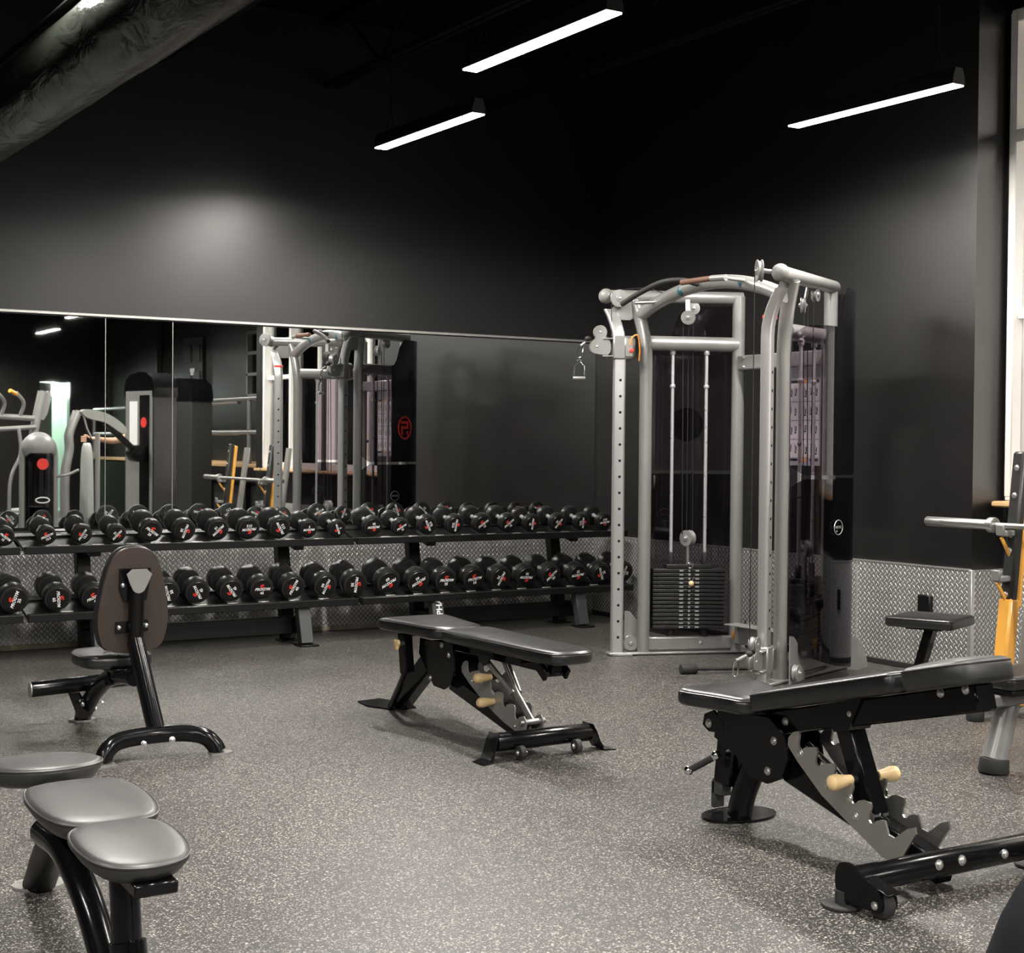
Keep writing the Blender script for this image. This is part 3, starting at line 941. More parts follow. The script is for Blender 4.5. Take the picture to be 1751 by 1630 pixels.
for s in (-1, 1):
    b = MB()
    # ski-shaped end blade: wraps the bar end then runs out flat on the floor
    path = [(s * .246, -.545, .118), (s * .262, -.548, .085), (s * .275, -.552, .045), (s * .292, -.56, .012), (s * .325, -.57, .004), (s * .345, -.575, .004)]
    ww = [.040, .044, .046, .048, .050, .050]
    vs, fs = [], []
    for (x, y, z), w in zip(path, ww):
        vs += [(x, y - w, z), (x, y + w, z), (x - s * .006, y + w, z - .004 if z < .02 else z), (x - s * .006, y - w, z - .004 if z < .02 else z)]
    for i in range(len(path) - 1):
        for j in range(4):
            j2 = (j + 1) % 4
            q = (4 * i + j, 4 * i + j2, 4 * i + 4 + j2, 4 * i + 4 + j)
            fs.append(q if s > 0 else q[::-1])
    fs.append((0, 1, 2, 3)[::-1]); fs.append(tuple(4 * (len(path) - 1) + j for j in range(4)))
    b.add(vs, fs); b.build('front_foot', M['gloss'], t)
    x = s * .145
    b = MB(); b.lathe([(0, -.016), (.022, -.016), (.030, -.012), (.030, .012), (.022, .016), (0, .016)], frame((x, -.602, .034), (1, 0, 0)), 22)
    w = b.build('transport_wheel', M['rubber'], t)
    b = MB(); bolt(b, (x - .016, -.602, .034), (-1, 0, 0), .010, .009); b.cyl((x - .016, -.602, .034), (x + .03, -.602, .034), .006, 10)
    b.build('axle', M['bolt'], w)

# ---- right foreground bench (inclined)
t = empty('adjustable_bench', (-3.39, -6.20, 0), 'inclined adjustable bench with black strut and large steel toothed ladder, right foreground', 'weight bench', 'adjustable weight benches')
o_ = smooth_outline([(-.175, .60), (.175, .60), (.205, .53), (.15, .40), (.13, .25), (-.13, .25), (-.15, .40), (-.205, .53)], 2)
MB().pad(o_, .062, .023, incl(0, .405, 1, .425), .008).build('seat_pad', M['vinyl'], t, 60)
A0, A1 = (.265, .425), (-.80, .685)
def on(s, n, x=0.0):
    d = (V(A1) - V(A0)).normalized(); p = V(A0) + d * s + V((-d.y, d.x)) * -n if d.x < 0 else None
    nn = V((d.y, -d.x))
    p = V(A0) + d * s + nn * n
    return (x, p.x, p.y)
o_ = smooth_outline([(-.13, 0), (.13, 0), (.14, .10), (.135, .64), (.12, .72), (-.12, .72), (-.135, .64), (-.14, .10)], 2)
MB().pad(o_, .068, .02, incl(*A0, *A1), .008).build('back_pad', M['vinyl'], t, 60)
o_ = smooth_outline([(-.13, .735), (.13, .735), (.138, .79), (.135, .93), (.10, 1.005), (-.10, 1.005), (-.135, .93), (-.138, .79)], 2)
MB().pad(o_, .078, .026, incl(*A0, *A1), .010, -.004).build('head_pad', M['vinyld'], t, 60)
MB().bar(on(.02, -.045), on(.955, -.045), .085, .085, (0, 0, 1), .006).build('pad_beam', M['gloss'], t)
b = MB()
for s_ in (.10, .42, .82, .92):
    bolt(b, on(s_, -.045 if s_ < .8 else -.015, -.043), (-1, 0, 0), .012, .010)
b.build('bolt', M['bolt'], t)
hub = [(.47, .405), (.20, .415), (.115, .36), (.10, .29), (.13, .215), (.20, .185), (.29, .19), (.36, .25), (.49, .30)]
b = MB()
for s in (-1, 1): b.cut().prism(hub, .010, YZ(s * .078))
b.build('hub_plate', M['gloss'], t)
b = MB(); bolt(b, (-.083, .52, .345), (-1, 0, 0), .013); bolt(b, (-.083, .17, .34), (-1, 0, 0), .012); bolt(b, (-.083, .20, .23), (-1, 0, 0), .012)
b.build('bolt', M['bolt'], t)
b = MB(); b.cut().prism([(.545, .375), (.50, .395), (.44, .36), (.44, .32), (.52, .315), (.555, .335)], .012, YZ(-.078))
b.cut().prism([(.545, .375), (.50, .395), (.44, .36), (.44, .32), (.52, .315), (.555, .335)], .012, YZ(.078))
b.build('seat_hinge', M['gloss'], t)
b = MB(); b.bar((0, .47, .42), (0, .505, .12), .07, .095, (0, 1, 0), .006); b.build('seat_post', M['gloss'], t)
b = MB(); b.bar((0, .515, .10), (0, .57, .10), .05, .06, bev=.004).bar((0, .565, .12), (0, .565, .02), .05, .02, (0, 1, 0), .003); b.build('post_bracket', M['rackg'], t)
b = MB(); b.tube(curve([(0, .28, .36), (0, .34, .25), (0, .41, .12), (0, .445, .01)], 6), .052, 16, ry=.72, up=(0, 1, .4)); b.build('rear_leg', M['gloss'], t)
b = MB()
op = [(.155 * math.cos(a), .48 + .105 * math.sin(a)) for a in [2 * PI * i / 28 for i in range(28)]]
b.prism(op, .009, Matrix.Translation((.03, 0, .005))); b.build('rear_foot_plate', M['gloss'], t)
b = MB(); b.cyl((-.07, .50, .225), (-.12, .575, .17), .013, 14); h_ = b.build('carry_handle', M['rubber'], t)
b = MB(); b.cut().sphere((-.068, .497, .228), .019, None, 14); b.cut().sphere((-.125, .582, .164), .019, None, 14); b.build('ball_end', M['chrome'], h_)
MB().bar((0, .17, .235), (0, -.53, .045), .070, .080, (0, 0, 1), .006).build('main_tube', M['gloss'], t)
lp = ladder_poly((.105, .335), (-.30, .098), .082, 5, True)
for s in (-1, 1):
    l_ = MB().prism(lp, .008, YZ(s * .075)).build('ladder_plate', M['silverd'], t)
    b = MB()
    for y, z in ((.045, .318), (-.085, .238), (-.215, .160), (-.19, .215)):
        bolt(b, (s * .079, y, z), (s, 0, 0), .012, .009)
    b.build('bolt', M['bolt'], l_)
MB().tube([(.0, .09, .335), (.0, -.36, .105)], .010, 10).build('guide_rod', M['chrome'], t)
b = MB(); b.bar((0, -.095, .455), (0, -.225, .155), .072, .072, (0, 1, .3), .006); st = b.build('strut', M['gloss'], t)
b = MB(); b.bar((0, -.218, .175), (0, -.242, .110), .085, .060, (0, 1, .3), .008); sf = b.build('strut_foot', M['rackg'], st)
b = MB(); bolt(b, (-.044, -.234, .135), (-1, 0, 0), .012); b.build('bolt', M['bolt'], st)
b = MB(); b.prism([(-.01, .490), (-.21, .540), (-.150, .425), (-.085, .410), (-.055, .440)], .10, YZ(0)); b.build('strut_bracket', M['gloss'], t)
for s in (-1, 1):
    MB().cyl((s * .035, -.175, .270), (s * .062, -.175, .270), .012, 14).build('handle_collar', M['rubber'], st)
    knob_handle('handle', (s * .060, -.175, .270), (s * .155, -.175, .268), st, M['cream'], .027)
MB().cyl((-.425, -.55, .085), (.425, -.55, .085), .041, 30, .006).build('front_bar', M['gloss'], t)
b = MB()
for x in (-.10, .0): bolt(b, (x, -.588, .096), (0, -1, .1), .013, .012)
bolt(b, (.19, -.59, .09), (0, -1, .1), .012, .012)
b.build('bolt', M['bolt'], t)
for s in (-1, 1):
    b = MB()
    b.prism(smooth_outline([(-.50, .13), (-.55, .142), (-.60, .11), (-.675, .085), (-.685, .035), (-.66, .02), (-.52, .02), (-.49, .06)], 2), .010, YZ(s * .430))
    b.bar((s * .405, -.60, .105), (s * .405, -.70, .078), .055, .008, bev=.003)
    b.prism(smooth_outline([(-.60, .105), (-.68, .085), (-.69, .03), (-.66, .02), (-.61, .05)], 2), .008, YZ(s * .380))
    b.build('end_cap', M['gloss'], t)
    b = MB(); b.cyl((s * .425, -.515, 0), (s * .425, -.515, .012), .062, 26, .005); b.cyl((s * .425, -.515, .01), (s * .425, -.515, .05), .022, 14); b.build('front_foot', M['rubber'], t)
    b = MB(); b.lathe([(0, -.019), (.030, -.019), (.040, -.014), (.040, .014), (.030, .019), (0, .019)], frame((s * .405, -.655, .041), (1, 0, 0)), 26)
    w = b.build('transport_wheel', M['rubber'], t)
    b = MB(); bolt(b, (s * .405 - .030, -.655, .041), (-1, 0, 0), .010, .009); b.cyl((s * .405 - .03, -.655, .041), (s * .405 + .03, -.655, .041), .006, 10); b.build('axle', M['bolt'], w)

# ---- upright seat bench at left, seen from behind
t = empty('upright_seat_bench', (-4.86, -3.30, 0), 'upright seat bench at left showing the dark brown back board, tube post and arched foot', 'weight bench', 'padded seat benches with round tube frames')
bo = smooth_outline([(-.125, .0), (.125, .0), (.162, .10), (.165, .20), (.12, .42), (.055, .485), (-.055, .485), (-.12, .42), (-.165, .20), (-.162, .10)], 2)
BM = incl(-.045, .405, -.155, .895)            # back plane, leaning to the camera
BM = Matrix.Translation((0, -.03, .405)) @ Matrix.Rotation(R(96), 4, 'X')
MB().pad(bo, .055, .02, BM @ Matrix.Rotation(PI, 4, 'Y') , .006, .003).build('back_pad', M['vinyl'], t, 60)
bb = [(x * .97, .242 + (y - .242) * .985) for x, y in bo]
MB().prism(bb, .016, BM, -.006).build('back_board', M['board'], t)
# on the board: +Z of BM points to the camera side
b = MB(); b.cut().prism([(-.072, .39), (.068, .39), (.060, .30), (.05, .245), (-.05, .245), (-.072, .30)], .014, BM, .010)
b.cut().prism([(-.082, .10), (.066, .105), (.064, .155), (-.082, .15)], .010, BM, .010); pb = b.build('back_bracket', M['gloss'], t)
b = MB(); b.prism(smooth_outline([(-.066, .395), (.066, .395), (.03, .305), (.012, .288), (-.012, .288), (-.03, .305)], 1), .006, BM, .066)
b.build('post_cap', M['silver'], pb)
b = MB()
for x, y in ((-.057, .315), (-.068, .125), (.053, .130)):
    b.cut().sphere(tuple(BM @ V((x, y, .024))), .0115, None, 12)
b.build('bolt', M['bolt'], pb)
p_top = BM @ V((0, .375, .040)); p_bot = V((0.01, -.345, .105))
def oval_tube(p0, p1, rx, ry, name, m, parent, seg=22, flute=True):
    p0, p1 = V(p0), V(p1); b = MB()
    mm = frame(p0, p1 - p0, (1, 0, 0)); L = (p1 - p0).length
    pl = []
    for i in range(seg * 3):
        a = 2 * PI * i / (seg * 3)
        k = 1.0
        if flute and abs(math.cos(a)) < .55 and math.sin(a) * 1 != 0:
            k = 1 - .035 * (math.cos(a * 24) > .2)
        pl.append((rx * k * math.cos(a), ry * k * math.sin(a)))
    b.prism(pl, L, mm, 0)
    return b.build(name, m, parent)
oval_tube(p_top, BM @ V((.004, .03, .040)), .034, .032, 'post_sleeve', M['gloss'], t, flute=False)
oval_tube(BM @ V((.004, .06, .040)), p_bot, .038, .044, 'rear_post', M['gloss'], t)
b = MB(); b.tube(curve([(-.245, -.405, .008), (-.215, -.395, .06), (-.15, -.375, .088), (0, -.36, .095), (.13, -.375, .092), (.205, -.40, .075), (.243, -.415, .04), (.258, -.425, .008)], 6), .037, 18)
b.build('arched_base', M['gloss'], t)
MB().prism([(-.075, 0), (.07, 0), (.055, .022), (.0, .03), (-.055, .022)], .004, frame((0, -.402, .068), (0, -1, .15), (1, 0, 0))).build('base_bracket', M['gloss'], t)
b = MB()
bolt(b, (-.062, -.398, .070), (0, -1, .2), .011); bolt(b, (.060, -.402, .075), (0, -1, .2), .011); b.build('base_bolt', M['bolt'], t)
for s in (-1, 1):
    b = MB(); b.prism([(.055 * math.cos(a), .040 * math.sin(a)) for a in [2 * PI * i / 24 for i in range(24)]], .008, Matrix.Translation((s * .26 + .008, -.43, .004))); b.build('foot_disc', M['silverd'], t)
so = smooth_outline([(-.165, -.06), (-.145, -.15), (0, -.18), (.145, -.15), (.165, -.06), (.165, .08), (.12, .19), (-.12, .19), (-.165, .08)], 2)
MB().pad(so, .06, .022, Matrix.Translation((-.03, .17, .335)), .008).build('seat_pad', M['vinyl'], t, 60)
b = MB(); b.bar((-.03, .26, .325), (-.03, -.02, .325), .10, .02, bev=.003); b.bar((-.03, .17, .32), (-.03, .165, .24), .05, .05, (0, 1, 0), .004); b.build('seat_bracket', M['gloss'], t)
b = MB(); b.tube(curve([(.005, -.06, .30), (-.005, .08, .292), (-.015, .28, .245), (-.022, .47, .15), (-.025, .60, .05), (-.025, .635, .006)], 6), .040, 18); b.build('front_leg', M['gloss'], t)
b = MB(); b.prism([(-.025 + .065 * math.cos(a), .64 + .055 * math.sin(a)) for a in [2 * PI * i / 24 for i in range(24)]], .008, Matrix.Translation((0, 0, .004))); b.build('foot_disc', M['silverd'], t)
b = MB(); b.cyl((-.30, .53, .185), (.20, .53, .205), .036, 24, .004); fb = b.build('foot_bar', M['gloss'], t)
b = MB(); b.cyl((-.306, .53, .185), (-.299, .53, .185), .035, 24, .002); b.build('end_cap', M['silver'], fb)
b = MB(); b.cut().prism([(-.125, .155), (-.07, .155), (-.035, .085), (-.03, .03), (-.075, .025)], .008, frame((0, .53, 0), (0, -1, 0), (1, 0, 0)) @ Matrix.Identity(4))
b.cut().prism([(.02, .17), (-.03, .165), (-.03, .03), (.01, .06)], .008, frame((0, .55, 0), (0, -1, 0), (1, 0, 0)))
b.build('bar_bracket', M['gloss'], t)
b = MB()
for y, z in ((.555, .115), (.60, .06), (.50, .105)):
    bolt(b, (.02, y - .02, z), (1, -.3, 0), .010); bolt(b, (-.068, y - .02, z), (-1, -.3, 0), .010)
b.build('bolt', M['bolt'], t)

# ---- three-pad bench, left foreground
t = empty('three_pad_bench', (-5.90, -6.20, 0), 'low bench with three rounded grey-black pads in a row, left foreground', 'weight bench', 'padded seat benches with round tube frames')
e1 = [(.156 * math.cos(a), .150 * math.sin(a)) for a in [2 * PI * i / 40 for i in range(40)]]
MB().pad(e1, .056, .017, Matrix.Translation((-.015, .34, .440)) @ Matrix.Rotation(R(-3), 4, 'X'), .008, 0, .022).build('seat_pad', M['vinyld'], t, 60)
e2 = smooth_outline([(-.155, -.10), (-.10, -.205), (.10, -.205), (.155, -.10), (.160, .10), (.12, .215), (-.12, .215), (-.160, .10)], 2)
MB().pad([(x * .93, y * .92) for x, y in e2], .056, .017, Matrix.Translation((.0, -.055, .415)) @ Matrix.Rotation(R(4), 4, 'X'), .008, 0, .022).build('middle_pad', M['vinyld'], t, 60)
e3 = smooth_outline([(-.150, .02), (-.125, -.13), (-.05, -.185), (.05, -.185), (.125, -.13), (.150, .02), (.13, .15), (.05, .185), (-.05, .185), (-.13, .15)], 2)
MB().pad([(x * .87, y * .86) for x, y in e3], .054, .017, Matrix.Translation((-.01, -.385, .392)) @ Matrix.Rotation(R(6), 4, 'X'), .008, 0, .022).build('end_pad', M['vinyld'], t, 60)
b = MB(); b.bar((0, .45, .422), (0, -.12, .40), .09, .03, bev=.004); b.bar((0, -.12, .40), (0, -.54, .368), .10, .03, bev=.004); b.build('pad_rail', M['gloss'], t)
b = MB(); b.tube(curve([(0, -.15, .385), (.01, .10, .375), (.045, .38, .29), (.085, .66, .15), (.11, .84, .03), (.112, .87, .008)], 6), .048, 20); b.build('front_leg', M['satin'], t)
b = MB(); b.prism([(.118 + .080 * math.cos(a), .885 + .070 * math.sin(a)) for a in [2 * PI * i / 24 for i in range(24)]], .008, Matrix.Translation((0, 0, .004))); b.build('foot_disc', M['silverd'], t)
b = MB(); b.tube(curve([(-.05, .20, .34), (-.045, .02, .33), (-.04, -.16, .25), (-.03, -.28, .13), (-.02, -.38, .03), (-.02, -.42, .008)], 6), .036, 18); b.build('curved_tube', M['gloss'], t)
b = MB(); b.tube([(-.012, -.345, .36), (-.008, -.36, .195)], .040, 18, ry=.85); sl = b.build('rear_post', M['gloss'], t)
b = MB(); b.tube([(-.008, -.36, .205), (.0, -.40, .012)], .050, 20, ry=.85); b.build('post_sleeve', M['gloss'], sl)
b = MB(); b.prism([(.11 * math.cos(a), -.42 + .09 * math.sin(a)) for a in [2 * PI * i / 24 for i in range(24)]], .010, Matrix.Translation((0, 0, .005))); b.build('foot_disc', M['silverd'], t)

# ---- silver-legged flat bench at right
t = empty('flat_bench', (-1.96, -5.69, 0), 'flat black bench on a thick silver leg with rubber foot, at the right edge', 'weight bench')
MB().pad(rrect(-.06, 1.05, -.145, .145, .035, 5), .055, .018, Matrix.Translation((0, 0, .365)), .006).build('bench_pad', M['vinyl'], t, 60)
MB().box((.49, 0, .353), (1.06, .27, .026), bev=.006).build('pad_board', M['rack'], t)
MB().bar((-.10, 0, .315), (1.05, 0, .315), .15, .05, bev=.008).build('frame_beam', M['greyplate'], t)
for s, x0, x1 in ((1, .015, .10), (-1, .93, .88)):
    l_ = MB().tube([(x1, 0, .30), (x0, 0, .055)], [.047, .055], 24).build('leg', M['silver'], t)
    MB().cyl((x0 - s * .006, 0, 0), (x0, 0, .065), .064, 26, .008, .060).build('rubber_foot', M['rubber'], l_)

# ---- little seat on a leaning stem
t = empty('stem_seat', (-.68, -4.17, 0), 'small square black seat on a leaning stem in front of the diamond plate', 'seat', None, R(22))
MB().pad(rrect(-.19, .19, -.19, .19, .03, 4), .055, .018, Matrix.Translation((0, 0, .385)), .004).build('seat_pad', M['vinyl'], t, 60)
MB().box((0, 0, .378), (.20, .20, .018), bev=.003).build('seat_plate', M['gloss'], t)
MB().bar((.03, .0, .375), (-.03, .08, .02), .05, .085, (1, 0, 0), .006).build('stem', M['gloss'], t)
MB().box((-.03, .09, .012), (.34, .07, .024), bev=.006).box((-.03, .09, .012), (.07, .26, .024), bev=.006).build('cross_foot', M['gloss'], t)

# ---- barbell on its rack
t = empty('barbell', (-.85, -5.395, .967), 'steel barbell lying across the black and orange rack at right', 'barbell')
MB().cyl((0, -.66, 0), (0, .66, 0), .0145, 18).build('bar_shaft', M['silverd'], t)
for s in (-1, 1):
    b = MB(); b.cyl((0, s * .68, 0), (0, s * 1.10, 0), .0255, 24, .005); b.build('sleeve', M['chromeb'] if 'chromeb' in M else M['silverd'], t)
    b = MB(); b.cyl((0, s * .645, 0), (0, s * .685, 0), .039, 26, .005); b.build('collar', M['silverd'], t)
t = empty('barbell_rack', (-.785, -5.395, 0), 'leaning barbell rack with black bolted face and orange posts at the right edge', 'barbell rack')
for s in (1, -1):
    y = s * .58
    lean = lambda z: -.10 + .11 * z          # x offset of the black face at height z
    b = MB(); b.bar((lean(.56) , y, .56), (lean(1.34), y, 1.34), .075, .055, (1, 0, 0), .012); f_ = b.build('upright_face', M['greyplastic'], t)
    b = MB()
    for z in (.62, .84, .92, 1.12, 1.26):
        bolt(b, (lean(z) - .027, y - .0, z), (-1, 0, .1), .013, .006)
    b.build('bolt', M['bolt'], f_)
    b = MB(); b.bar((lean(.08) + .005, y, .08), (lean(.60) + .005, y, .60), .085, .075, (1, 0, 0), .012); b.build('orange_post', M['orange'], t)
    b = MB(); b.bar((lean(.55) + .055, y, .55), (lean(1.32) + .05, y, 1.32), .055, .035, (1, 0, 0), .008); b.build('orange_strip', M['orange'], f_)
    b = MB(); b.tube([(lean(.05) + .16, y, .03), (lean(1.30) + .19, y, 1.30)], .034, 18); b.build('silver_post', M['silver'], t)
    for z in (.928, .70):
        b = MB(); b.bar((lean(z) - .105, y, z + .0), (lean(z) + .0, y, z + .0), .05, .030, (0, 0, 1), .006)
        b.bar((lean(z) - .103, y, z - .01), (lean(z) - .107, y, z + .045), .05, .018, (1, 0, 0), .004)
        h_ = b.build('bar_hook', M['greyplate'], t)
        b = MB(); b.bar((lean(z) - .10, y, z - .018), (lean(z) - .02, y, z - .13), .012, .018, bev=.002); b.build('hook_stay', M['orange'], h_)
    b = MB(); b.bar((-.30, y, .075), (.42, y, .075), .07, .06, bev=.01); b.build('base_rail', M['orange'], t)
    for x in (-.27, .38):
        b = MB(); b.cyl((x, y, 0), (x, y, .05), .045, 22, .008); b.build('rubber_foot', M['rubber'], t)
MB().bar((.40, -.58, .10), (.40, .58, .10), .06, .06, bev=.01).build('cross_rail', M['silver'], t)
b = MB(); b.lathe([(0, -.016), (.026, -.016), (.034, -.01), (.034, .01), (.026, .016), (0, .016)], frame((-.22, .46, .036), (0, 1, 0)), 22); b.build('transport_wheel', M['rubber'], t)

# ---- big black ball cut by the corner
b = MB(); b.sphere((0, 0, 0), .42, None, 48)
o = b.build('exercise_ball', M['ball'], None, 60, (-4.785, -8.60, .42))
tag(o, 'big black exercise ball cut off by the lower right corner', 'ball')

# ------------------------------------------------------------------ cable machine (two towers in a V)
TR = empty('cable_machine', (-1.255, -2.762, 0), 'tall silver two-tower cable machine with smoked shrouds in front of the right wall', 'cable machine')
def tower(sg, hole_side):
    """sg=+1: far tower (towards the mirror wall), -1: near tower.  local s: along the tower, n: outward"""
    a = R(27)
    e = V((math.cos(a), -sg * math.sin(a), 0)); nn = V((math.sin(a), sg * math.cos(a), 0))
    base = V((0, sg * .708, 0))
    def P(s, n, z): return base + e * s + nn * n + V((0, 0, z))
    which = 'far' if sg > 0 else 'near'
    # chrome adjustment column, curved at the top
    b = MB()
    path = [P(0, 0, .02), P(0, 0, 1.0), P(0, 0, 1.98)] + [P(-.05 * t * t, .10 * t * t, 1.98 + .26 * t) for t in (.2, .4, .6, .8, 1.0)]
    sec = rrect(-.030, .030, -.040, .040, .016, 4)
    vs, fs = [], []
    for i, p in enumerate(path):
        for q in sec: vs.append(p + nn * q[0] + e * q[1])
    k = len(sec)
    for i in range(len(path) - 1):
        for j in range(k):
            q = (i * k + j, i * k + (j + 1) % k, (i + 1) * k + (j + 1) % k, (i + 1) * k + j)
            fs.append(q if sg < 0 else q[::-1])
    fs.append(tuple(range(k)) if sg > 0 else tuple(range(k))[::-1])
    b.add(vs, fs)
    col = b.build('adjustment_column', M['column'], TR)
    hb = MB()
    for i in range(17):
        z = .12 + i * .1035
        for sd in (-1, 1):
            hb.cyl(P(.004, sd * .0295, z), P(.004, sd * .0312, z), .009, 12)
    hb.build('pin_holes', M['dot'], col)
    bb = MB(); bb.box((0, 0, 0), (.14, .09, .012), Matrix.Translation(P(.03, 0, .006)) @ Matrix.Rotation(-sg * a, 4, 'Z'), .004); bb.build('base_plate', M['silver'], TR)
    # front and rear silver uprights
    b = MB(); b.tube([P(.18, .03, .012), P(.18, .03, 1.0), P(.18, .03, 1.90)] + [P(.18 - .07 * t ** 2, .03 + .075 * t ** 2, 1.90 + .40 * t) for t in (.2, .4, .6, .8, 1.0)], .0415, 22); b.build('front_upright', M['silver'], TR)
    b = MB(); b.tube([P(.80, .09, .012), P(.80, .09, 1.2), P(.80, .09, 2.335)], .0415, 22); b.build('rear_upright', M['silver'], TR)
    # top beam with ball cap
    b = MB(); b.cyl(P(-.06, .10, 2.325), P(.83, .10, 2.325), .041, 24, .004); tb = b.build('top_beam', M['silver'], TR)
    b = MB(); b.sphere(P(-.075, .10, 2.325), .050, None, 20); b.build('ball_cap', M['greyplate'], tb)
    # top pulley on the column
    def pulley(c, axis, r, name='pulley', par=TR, w=.020):
        c = V(c); ax = V(axis).normalized()
        b = MB()
        b.lathe([(0, -w), (r * .35, -w), (r * .4, -w * .8), (r, -w * .75), (r, -w * .55), (r * .86, -w * .15), (r * .86, w * .15), (r, w * .55), (r, w * .75), (r * .4, w * .8), (r * .35, w), (0, w)], frame(c, ax), 28)
        o = b.build(name, M['silver'], par)
        b = MB(); bolt(b, c + ax * w, ax, .009, .007); bolt(b, c - ax * w, -ax, .009, .007); b.build('pulley_bolt', M['bolt'], o)
        return o
    if sg > 0:
        pulley(P(.0, .03, 2.305), nn, .056)
    else:
        pulley(P(-.125, -.005, 2.335), e * .55 + nn * .83, .062)
        MB().cyl(P(-.125, .01, 2.335), P(-.06, .09, 2.325), .013, 12).build('pulley_arm', M['silver'], tb)
    # gusset between column head and front upright
    b = MB(); b.prism([(-.05, 2.235), (.0, 2.285), (.10, 2.285), (.13, 2.20), (.08, 2.17), (.0, 2.17)], .012, Matrix(((e.x, 0, nn.x, P(0, .075, 0).x), (e.y, 0, nn.y, P(0, .075, 0).y), (0, 1, 0, 0), (0, 0, 0, 1))))
    b.build('gusset', M['silver'], TR)
    # cross beams of the tower
    b = MB(); b.tube([P(.20, .035, 2.02), P(.50, .055, 2.02), P(.79, .09, 2.02)], .048, 20); b.build('upper_cross_beam', M['silver'], TR)
    b = MB(); b.bar(P(.19, .035, .073), P(.79, .09, .073), .055, .088, bev=.01); b.build('lower_cross_beam', M['silver'], TR)
    b = MB(); bolt(b, P(.52, .03, 2.02), -nn, .012); b.build('bolt', M['bolt'], TR)
    b = MB(); bolt(b, P(.56, .042, .073), -nn, .012); b.build('bolt', M['bolt'], TR)
    # guide rods with collars
    for s in (.362, .585):
        b = MB(); b.tube([P(s, .065, .12), P(s, .065, 1.98)], .011, 14); g_ = b.build('guide_rod', M['rod'], TR)
        b = MB(); b.cyl(P(s, .065, 1.735), P(s, .065, 1.755), .018, 14, .003); b.cyl(P(s, .065, 1.95), P(s, .065, 1.985), .019, 14, .003); b.build('rod_collar', M['rod'], g_)
        b = MB(); b.cyl(P(s, .065, .116), P(s, .065, .165), .026, 16, .008); b.build('rubber_stop', M['rubber'], g_)
    # weight stack: 15 plates and a head plate
    st = bpy.data.objects.new('weight_stack', None); COL.objects.link(st); st.parent = TR; st.empty_display_size = .05
    rot = Matrix(((e.x, nn.x, 0, 0), (e.y, nn.y, 0, 0), (0, 0, 1, 0), (0, 0, 0, 1)))
    n_pl = 15; z0 = .168; h = .0262
    b = MB(); b.box((0, 0, 0), (.475, .125, h - .0035), rot, .004); me = b.build('weight_plate', M['plate'], st, loc=P(.473, .065, z0 + h / 2)).data
    for i in range(1, n_pl):
        o = place('weight_plate', me, st); o.location = P(.473, .065, z0 + h / 2 + i * h)
    zt = z0 + n_pl * h
    b = MB(); b.box((0, 0, 0), (.30, .11, .026), Matrix.Translation(P(.473, .065, zt + .014)) @ rot, .004)
    b.build('head_plate', M['plate'], st)
    for s in (.362, .585):
        b = MB(); b.cyl(P(s, .065, zt + .026), P(s, .065, zt + .105), .019, 14, .004); b.build('guide_bushing', M['rubber'], st)
    num = MB()
    for i in range(n_pl):
        z = z0 + h * (i + .5)
        for ds, w in ((-.052, .026), (.052, .026)):
            num.box((0, 0, 0), (w, .0012, .009), Matrix.Translation(P(.473 + ds, .0018, z)) @ rot)
        num.box((0, 0, 0), (.012, .0012, .012), Matrix.Translation(P(.473, .0018, z)) @ rot)
    num.build('plate_markings', M['cardg'], st)
    b = MB(); b.cyl(P(.473, .065, zt + .02), P(.473, .065, zt + .16), .012, 12); b.build('lifting_rod', M['silverd'], st)
    pulley(P(.473, .065, zt + .195), e * .8 + nn * .6, .052, 'stack_pulley', TR, .03)
    b = MB()
    ang = [2 * PI * i / 18 for i in range(18)]
    b.tube([P(.478 + .017 * math.cos(t), -.005, zt + .022 + .017 * math.sin(t)) for t in ang], .0035, 6, closed=True); b.build('pin_ring', M['chrome'], st)
    b = MB(); b.cyl(P(.478, .02, zt - h * 3.5), P(.478, -.035, zt - h * 3.5), .006, 10); sp = b.build('selector_pin', M['chrome'], st)
    b = MB(); b.sphere(P(.478, -.04, zt - h * 3.5), .018, None, 14); b.build('pin_knob', M['cream'], sp)
    b = MB(); b.tube(curve([P(.478, -.03, zt - h * 3.5), P(.50, -.015, zt - h * 2), P(.495, -.01, zt - .01)], 5), .0028, 6); b.build('pin_lanyard', M['cable'], sp)
    # upper cable pulleys and cables
    pulley(P(.455, .04, 2.19), nn * .9 + e * .3, .046, 'cable_pulley')
    b = MB(); b.bar(P(.455, .04, 2.16), P(.455, .07, 2.31), .03, .012, bev=.002); b.build('pulley_hanger', M['silverd'], TR)
    pulley(P(.50, .10, 2.255), nn, .042, 'cable_pulley')
    cb = MB()
    cb.tube([P(.425, .055, 2.19), P(.435, .065, zt + .22)], .0032, 6); cb.tube([P(.49, .055, 2.19), P(.505, .065, zt + .22)], .0032, 6)
    cb.tube([P(.47, .10, 2.26), P(.47, .09, .25)], .0028, 6)
    cb.build('steel_cable', M['cable'], TR)
    if sg > 0:
        cb = MB(); cb.tube([P(-.050, .03, 2.305), P(-.052, -.0, 1.98)], .0026, 6)
        cb.tube(curve([P(0, .03, 2.362), P(.2, .05, 2.372), P(.45, .10, 2.30)], 5), .0026, 6)
    else:
        cb = MB(); cb.tube([P(-.165, -.015, 2.33), P(-.165, -.02, .27)], .0030, 6)
    cb.build('steel_cable', M['cable'], TR)
